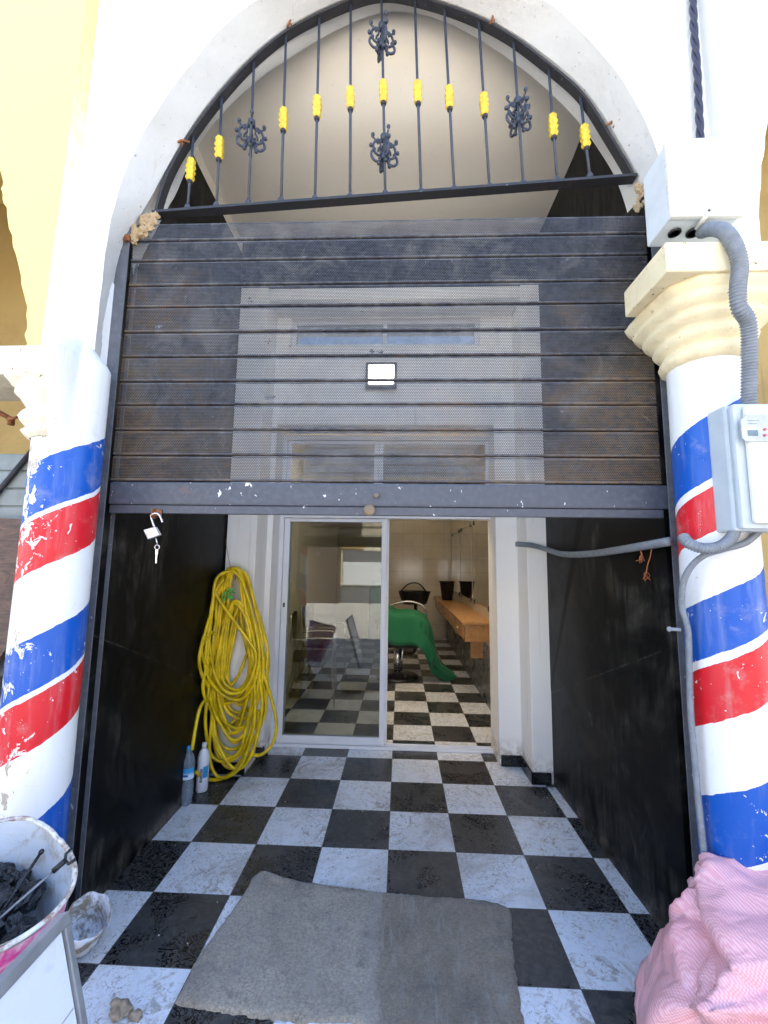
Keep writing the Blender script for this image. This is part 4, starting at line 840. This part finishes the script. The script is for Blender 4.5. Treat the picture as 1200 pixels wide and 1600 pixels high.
tag(tl.build('tool_heap', TM), 'heap of tar blackened tools inside the bucket', 'tools')
rd = thing('bent_rod', (bc.x, bc.y, .2), 'thin black rod with a forked clamp end sticking out of the bucket', 'tool')
a, b = Vector((bc.x-.02, bc.y-.10, .34)), Vector((bc.x+.12, bc.y+.08, .49)); m_ = a.lerp(b, .8)
MB().tube([a, b], .0038, 6).build('rod', simple('steel_rod', (.25, .25, .26), .35, .6), rd)
dd = (b-a).normalized(); sd_ = dd.cross(Vector((0, 0, 1))).normalized()
MB().tube([b-dd*.02, b+dd*.014], .008, 6).tube([b+dd*.012, b+dd*.018+sd_*.018, b+dd*.034+sd_*.022], .0045, 6).tube([b+dd*.012, b+dd*.018-sd_*.018, b+dd*.036-sd_*.02], .0045, 6).build('fork', TM, rd)
for k, (x_, y_) in enumerate(((10, 1395), (28, 1352))):
    a = Vector((bc.x-.05+.05*k, bc.y-.05, .3)); b = Vector((bc.x+[-.10, .02][k], bc.y+[.06, .13][k], .45)); tag(MB().tube([a, b], .005, 6).ball(b, .008, seg=6).build(['scraper', 'spike'][k], [RUST, TM][k]), ['rusty handle poking up from the black tools in the bucket', 'black handle resting on the white inner wall of the bucket'][k], 'tool')


tv_ = Vector((CAM.x-bc.x, CAM.y-bc.y, 0)).normalized(); axv = Vector((0, 0, 1)).cross(tv_)
TM_ = Matrix.Translation((bc.x, bc.y, .50+.10))@Matrix.Scale(.93, 4)@Matrix.Rotation(R(19), 4, axv)@Matrix.Translation((-bc.x, -bc.y, -.50))
for o_ in list(COL.objects):
    if o_.type != 'MESH': continue
    if o_.parent in (BK, rd) or o_.name.split('.')[0] in ('tool_heap', 'scraper', 'spike'): o_.data.transform(TM_)

# framed panel leaning at the lower left
zt = .64; Tt = on(2, zt, 101, 1424); P2 = on(2, zt, -2, 1532); e1 = (P2-Tt).normalized()
d_ = _R*(131-600)+_U*(800-1600)+_f*FPX; tq = ((Tt-CAM).dot(e1))/d_.dot(e1); P3 = CAM+d_*tq; e2 = (P3-Tt).normalized(); e3 = e1.cross(e2).normalized()
if e3.dot(CAM-Tt) < 0: e3 = -e3
Wd, Hg = .60, max(.2, (zt-.004)/max(.1, -e2.z))
PN = thing('framed_panel', Tt, 'white board in a grey aluminium frame leaning against the bucket', 'panel')
def pbox(u0, u1, v0, v1, w0, w1):
    mb = MB(); P = [Tt+e1*u+e2*v+e3*w_ for w_ in (w0, w1) for (u, v) in ((u0, v0), (u1, v0), (u1, v1), (u0, v1))]; mb.add(P, [[0, 1, 2, 3], [4, 5, 6, 7], [0, 1, 5, 4], [1, 2, 6, 5], [2, 3, 7, 6], [3, 0, 4, 7]]); return mb
bdn = NT('white_board'); w = bdn.co(world=True); bdn.set(color=bdn.mix(bdn.ramp(bdn.noise(12, 6, .7, w, 1.5), .5, .75, 0, .5), (.70, .73, .80), (.50, .50, .52)), rough=.3)
pbox(.02, Wd-.02, .025, Hg-.02, -.006, .004).build('board', bdn.m, PN)
for (u0, u1, v0, v1) in ((0, Wd, 0, .024), (0, Wd, Hg-.025, Hg), (0, .016, .024, Hg-.025), (Wd-.022, Wd, .024, Hg-.025)): pbox(u0, u1, v0, v1, -.014, .010).build('frame_rail', ALUGREY, PN, .002)
for v0 in (.17, .30, .43): 
    if v0 < Hg-.05: pbox(.0225, Wd-.0225, v0, v0+.0025, .0042, .0052).build('groove', simple('groove_grey', (.45, .47, .52), .5), PN)
# crumpled white bowl by the left wall
cb_ = on(2, .0, 128, 1500); WB = MB()
def wbf(a, r, z): return r*(1+.10*mnoise.noise(Vector((math.sin(a)*2.5, math.cos(a)*2.5, z*14)))+.03*math.sin(9*a+z*30))
WB.lathe([(.03, 0), (.06, .01), (.08, .06), (.085, .12), (.088, .17), (.082, .172), (.079, .12), (.072, .06), (.05, .015), (.001, .01)], (0, 0, 0), 56, rf=wbf)
Mx = Matrix.Rotation(R(24), 3, 'Y')@Matrix.Rotation(R(18), 3, 'X'); WB.v = [tuple(Mx@Vector(v)*.82+Vector((cb_.x-.035, cb_.y+.03, .03))) for v in WB.v]
wbn = NT('dirty_white_plastic'); w = wbn.co(world=True); z = wbn.xyz(w)[2]
c = wbn.mix(wbn.ramp(wbn.noise(11, 6, .75, w, 1.5), .44, .58), (.70, .72, .76), (.30, .25, .19)); c = wbn.mix(wbn.ramp(wbn.noise(24, 5, .7, w, 2), .62, .66), c, (.05, .09, .35)); wbn.set(color=c, rough=.5); wbn.bump(wbn.noise(20, 5, .7, w), .6, .01)
tag(WB.build('crumpled_tub', wbn.m), 'crumpled dirty white plastic tub on the floor by the left black wall', 'tub')
dbm = MB(); p = on(2, .0, 186, 1590); rock(p+Vector((0, 0, .02)), .03, 11, (1.1, .8, .7), dbm, 0, .6); rock(p+Vector((.05, .0, .008)), .018, 12, (1.2, .8, .6), dbm, 0, .6)
tag(dbm.build('plaster_chunk', simple('broken_plaster', (.34, .27, .20), .9, 0, .3, 40, .6)), 'broken brown plaster chunk lying on the white tile at the lower left', 'rubble')
crumbs = MB()
for k in range(70):
    x_ = random.uniform(-1.1, 1.0); y_ = random.uniform(-1.7, .1); r_ = random.uniform(.0012, .0035); rock(Vector((x_, y_, r_*.6)), r_, k*1.7, (1, 1, .6), crumbs, 0, .5)
tag(crumbs.build('crumbs', simple('crumb', (.5, .48, .44), .9)), 'tiny plaster crumbs scattered over the chequered floor', 'crumbs', kind='stuff')

# ================================================================== LEFT BACKGROUND
gp = thing('ribbed_sheet', (-1.75, -1.0, .9), 'grey ribbed metal sheet standing behind the left column', 'metal sheet')
rb_ = MB(); y_ = -1.12; z0_, z1_ = .9, 1.87; n_ = 12
for k in range(n_):
    za = z0_+(z1_-z0_)*k/n_; zb_ = z0_+(z1_-z0_)*(k+1)/n_; rb_.box(-2.6, -1.44, y_-.01, y_, za+.004, zb_-.004, .003)
rb_.box(-2.6, -1.44, y_+.0005, y_+.01, z0_, z1_); rb_.build('sheet', simple('sheet_grey', (.20, .23, .24), .5, .2, .1, 14), gp)
a, b = on(1, y_-.02, 62, 690), on(1, y_-.02, 0, 765); MB().tube([b+(b-a)*2, a], .011, 8).build('edge_strip', simple('dark_strip', (.03, .03, .035), .5), gp)
wdn = NT('dark_wood'); w = wdn.co((2, 2, 9), True); f = wdn.noise(4, 6, .7, w, 1.5); wdn.set(color=wdn.mix(wdn.ramp(f, .35, .7), (.045, .022, .020), (.13, .07, .05)), rough=.5); wdn.bump(f, .2, .004)
wb = MB(); a = on(1, -1.22, -60, 806); b = on(1, -1.2, 52, 812); c = on(1, -1.2, 30, 985); d = on(1, -1.2, -60, 1110); wb.prism([a, b, c, d], (0, .03, 0)); tag(wb.build('wooden_board', wdn.m), 'dark brown wooden board leaning behind the left column', 'board')
tag(MB().box(-2.6, -1.44, -1.08, -1.06, 0, 1.0).build('dark_void_sheet', simple('void_black', (.012, .011, .011), .6)), 'black sheet painted in for the dark void below the brown board behind the left column', 'sheet')  # black sheet painted in for the dark void under the board
br = MB(); br.tube([on(1, -1.05, -30, 628), on(1, -1.05, 18, 655)], .011, 8); br.tube([on(1, -1.05, 18, 652), on(1, -1.05, 17, 664)], .014, 8); br.tube([on(1, -1.05, 12, 656), on(1, -1.1, 26, 652)], .006, 6); tag(br.build('rusty_bracket', RUST), 'rusty iron bracket arm under the left archway', 'bracket')

# ================================================================== INSIDE THE SHOP
CT = thing('wooden_counter', (.85, 3.5, 0), 'light wooden counter with drawers along the right wall inside', 'counter')
wo = NT('pine_wood'); w = wo.co((6, .8, 6), True); f = wo.noise(5, 6, .6, w, 1.2); wo.set(color=wo.mix(wo.ramp(f, .35, .7), (.52, .28, .11), (.36, .17, .06)), rough=.35)
ct = MB(); ct.box(.70, 1.03, 1.66, 5.4, .775, .80, .003); ct.build('countertop', wo.m, CT)
ct = MB(); ct.box(.73, 1.03, 1.68, 5.38, .60, .775, .002); bd = ct.build('drawer_case', wo.m, CT)
ct = MB(); ct.box(.80, 1.03, 1.75, 1.80, .42, .60, .002); ct.build('side_support', wo.m, CT)
for k in range(5):
    y0_ = 1.75+k*.72; o = MB().box(.718, .73, y0_, y0_+.62, .62, .765, .003).build('drawer', wo.m, CT)
    MB().ball((.706, y0_+.31, .69), .013, seg=7).build('knob', CH, o)
lowm = simple('grey_marble', (.16, .16, .165), .3, 0, .35, 5)
MB().box(.93, 1.029, 1.2, 5.45, 0, .6).build('plinth', lowm, CT)
MI = NT('mirror_glass'); MI.set(color=(.85, .87, .86), metal=1.0, rough=.02)
for k in range(3):
    m_ = thing('wall_mirror', (1.02, 2.2+k*1.15, .9), ['large frameless mirror nearest the door on the right inside wall', 'middle frameless mirror on the right inside wall', 'farthest frameless mirror on the right inside wall'][k], 'mirror', 'mirrors over the wooden counter')
    MB().box(1.018, 1.029, 1.75+k*1.17, 2.87+k*1.17, .93, 1.95, .002).build('glass', MI.m, m_)
    for (yy, z_) in ((1.85, .925), (2.75, .925), (1.85, 1.955), (2.75, 1.955)): MB().box(1.006, 1.017, yy-.02+k*1.17, yy+.02+k*1.17, z_-.03, z_+.03, .002).build('clip', BLK, m_)
bn_ = thing('black_bin', (.84, 4.55, .80), 'black tapered plastic bin standing on the wooden counter', 'bin')
MB().lathe([(.085, 0), (.09, .01), (.125, .30), (.14, .305), (.14, .318), (.122, .316), (.085, .02), (.001, .015)], (.85, 4.5, .80), 32).build('bin_body', simple('black_bin_plastic', (.012, .012, .013), .35), bn_)
# barber chair with green cape
BC = thing('barber_chair', (.02, 2.55, 0), 'barber chair with black round base half hidden behind the door', 'barber chair')
MB().lathe([(.26, 0), (.27, .015), (.25, .035), (.08, .05), (.06, .07)], (.02, 2.55, 0), 40).build('base', simple('chair_black', (.02, .02, .022), .3), BC)
MB().tube([(.02, 2.55, .06), (.02, 2.55, .40)], .045, 16).tube([(.07, 2.50, .1), (.09, 2.46, .42)], .012, 8).build('pedestal', CH, BC)
MB().box(-.26, .28, 2.28, 2.82, .40, .52, .04).build('seat', simple('black_leather', (.014, .014, .015), .4, 0, .1, 30, .2), BC)
MB().box(-.34, -.22, 2.3, 2.8, .50, 1.10, .04).build('backrest', MATS['black_leather'], BC)
MB().tube(spline([(-.2, 2.26, .70), (.1, 2.26, .72), (.26, 2.27, .66), (.28, 2.28, .5)], 6), .02, 8).build('armrest', MATS['chair_black'], BC); MB().tube(spline([(-.2, 2.84, .70), (.1, 2.84, .72), (.26, 2.83, .66), (.28, 2.82, .5)], 6), .02, 8).build('armrest', MATS['chair_black'], BC)
# cape: cloth grid draped over seat and falling to the floor on the right
gr_n = NT('green_cloth'); w = gr_n.co(world=True); gr_n.set(color=(.003, .15, .062), rough=.75, sheen=.1); gr_n.bump(gr_n.noise(12, 4, .6, gr_n.co((3, 3, .6), True)), .5, .02)
cap_ = MB(); nu, nv = 60, 50; prof_u = [(-.30, 1.16), (-.22, 1.12), (-.14, .90), (-.02, .80), (.14, .80), (.29, .77), (.37, .66), (.40, .50), (.44, .30), (.52, .13), (.62, .06), (.70, .04)]
pc = interp(spline([Vector((a, 0, b)) for a, b in prof_u], 6), nu); vs = []
for i in range(nu):
    for j in range(nv):
        t_ = j/(nv-1)*2-1; u_ = i/(nu-1); half = .50 if u_ < .55 else .50-.72*(u_-.55)
        drop = max(0, abs(t_)-.62)/.38
        p = pc[i].copy(); yy = 2.52+t_*half*(1 if drop == 0 else 1-.0*drop)
        fold = .034*math.sin(t_*13+3*u_+1.5*math.sin(u_*7))*(.3+u_)+.016*math.sin(t_*27+u_*9)
        z_ = p.z-(drop**1.1)*(.36 if u_ < .55 else .36*max(0, (1-(u_-.55)*3)))+fold*.6
        xx = p.x+fold*(1.2 if u_ > .5 else .4)+.02*drop*math.sin(u_*22)
        if drop > 0: yy = 2.52+math.copysign(.62*half+.03*drop+.015*math.sin(u_*30)*drop, t_)
        vs.append((xx, yy, max(.015, z_)))
cap_.add(vs, [[i*nv+j, i*nv+j+1, (i+1)*nv+j+1, (i+1)*nv+j] for i in range(nu-1) for j in range(nv-1)], 0, True)
co_ = cap_.build('green_cape', gr_n.m); tag(co_, 'green cloth cape draped over the barber chair and trailing on the floor', 'cape')
sm_ = co_.modifiers.new('s', 'SOLIDIFY'); sm_.thickness = .004
# black basin/basket behind
bk = thing('black_basket', (.25, 4.2, .9), 'black plastic basket on a chair arm behind the green cape', 'basket')
MB().lathe([(.14, 0), (.16, .01), (.21, .20), (.22, .205), (.205, .20), (.15, .02), (.001, .015)], (.28, 4.1, .76), 28, rf=lambda a, r, z: r*(1+.25*abs(math.sin(a)))).build('basket_body', MATS['black_bin_plastic'], bk)
MB().tube(spline([(.05, 4.1, .95), (.18, 4.0, 1.08), (.34, 4.0, 1.09), (.48, 4.1, .95)], 6), .012, 8).build('handle', MATS['black_bin_plastic'], bk)
wc = thing('wash_chair', (.1, 4.1, 0), 'dark chair with curved chrome arms behind the barber chair', 'chair')
MB().box(-.2, .35, 3.85, 4.35, .40, .48, .03).build('seat', MATS['black_leather'], wc); MB().tube(spline([(-.2, 3.85, .72), (.15, 3.84, .82), (.42, 3.84, .74), (.46, 3.85, .5)], 6), .018, 8).tube([(.3, 4.1, .8), (.3, 4.1, .02)], .03, 10).build('arm', CH, wc)
MB().lathe([(.2, 0), (.21, .015), (.19, .03), (.03, .04)], (.1, 4.1, 0), 28).build('base', MATS['chair_black'], wc)
# waiting chairs seen through the glass
def make_chair(label):
    t_ = thing('waiting_chair', (0, 0, 0), label, 'chair', 'black waiting chairs inside')
    MB().box(-.22, .22, -.21, .21, .43, .47, .015).build('seat', MATS['black_leather'], t_)
    MB().box(-.235, -.205, -.2, .2, .62, .88, .012).build('backrest', MATS['black_leather'], t_)
    for s_ in (-1, 1):
        MB().tube(spline([(.22, s_*.22, .0), (.19, s_*.22, .42), (.2, s_*.23, .62), (.12, s_*.24, .66), (-.2, s_*.24, .65)], 6), .011, 8).build('leg', CH, t_)
        MB().tube(spline([(-.26, s_*.22, 0), (-.2, s_*.22, .42), (-.23, s_*.21, .88)], 6), .011, 8).build('leg', CH, t_)
    return t_
c1 = make_chair('black waiting chair with chrome legs nearest the glass door'); c1.location = (-.83, 1.55, 0); c1.rotation_euler[2] = R(8)
c2 = c1.copy(); COL.objects.link(c2); c2.location = (-.85, 2.25, 0); c2['label'] = 'black waiting chair with chrome legs farther behind the glass door'; c2.rotation_euler[2] = R(-6)
for ch in list(c1.children):
    q = ch.copy(); COL.objects.link(q); q.parent = c2

# ================================================================== ACROSS THE STREET (seen in the glass, and the light it throws back)
OB = thing('opposite_building', (0, -13, 0), 'sunlit cream building across the street mirrored in the door glass', 'building')
MB().box(-16, 16, -15, -13, -.14, 4.9).build('wall', simple('sunlit_cream_wall', (.78, .68, .50), .8, 0, .06, 2), OB)
MB().box(-7, -2.3, -12.95, -12.6, -.14, 4.2).build('brown_block', simple('brown_wall', (.10, .07, .05), .7), OB)
MB().box(4.5, 12, -12.95, -12.6, -.14, 4.2).build('brown_block', MATS['brown_wall'], OB)  # unseen dark block, added to dim the light on the left soffit
MB().box(-2.2, 3.0, -13.0+.001, -12.9, .55, 1.45, .01).build('white_band', simple('white_paint', (.8, .8, .8), .6), OB)
MB().box(-16, 16, -12.999, -12.95, -.14, .5).box(-2.2, 3.0, -12.999, -12.93, 1.46, 1.9).build('grey_base', simple('grey_base_paint', (.16, .16, .17), .7), OB)
for k in range(7):
    x_ = -7.2+k*2.2; wn_ = MB().box(x_, x_+1.3, -12.999, -12.96, 2.1, 3.4).build('window', simple('dark_glass', (.05, .05, .06), .2), OB)
    g = MB()
    for q in range(5): g.tube([(x_+.05+.3*q, -12.92, 2.1), (x_+.05+.3*q, -12.92, 3.4)], .012, 6)
    for q in range(4): g.tube([(x_, -12.92, 2.2+.35*q), (x_+1.3, -12.92, 2.2+.35*q)], .012, 6)
    g.build('window_grille', IRONDARK, wn_); MB().box(x_-.1, x_+1.4, -12.999, -12.90, 1.98, 2.09, .005).build('sill', simple('ochre_sill', (.55, .36, .12), .7), wn_)
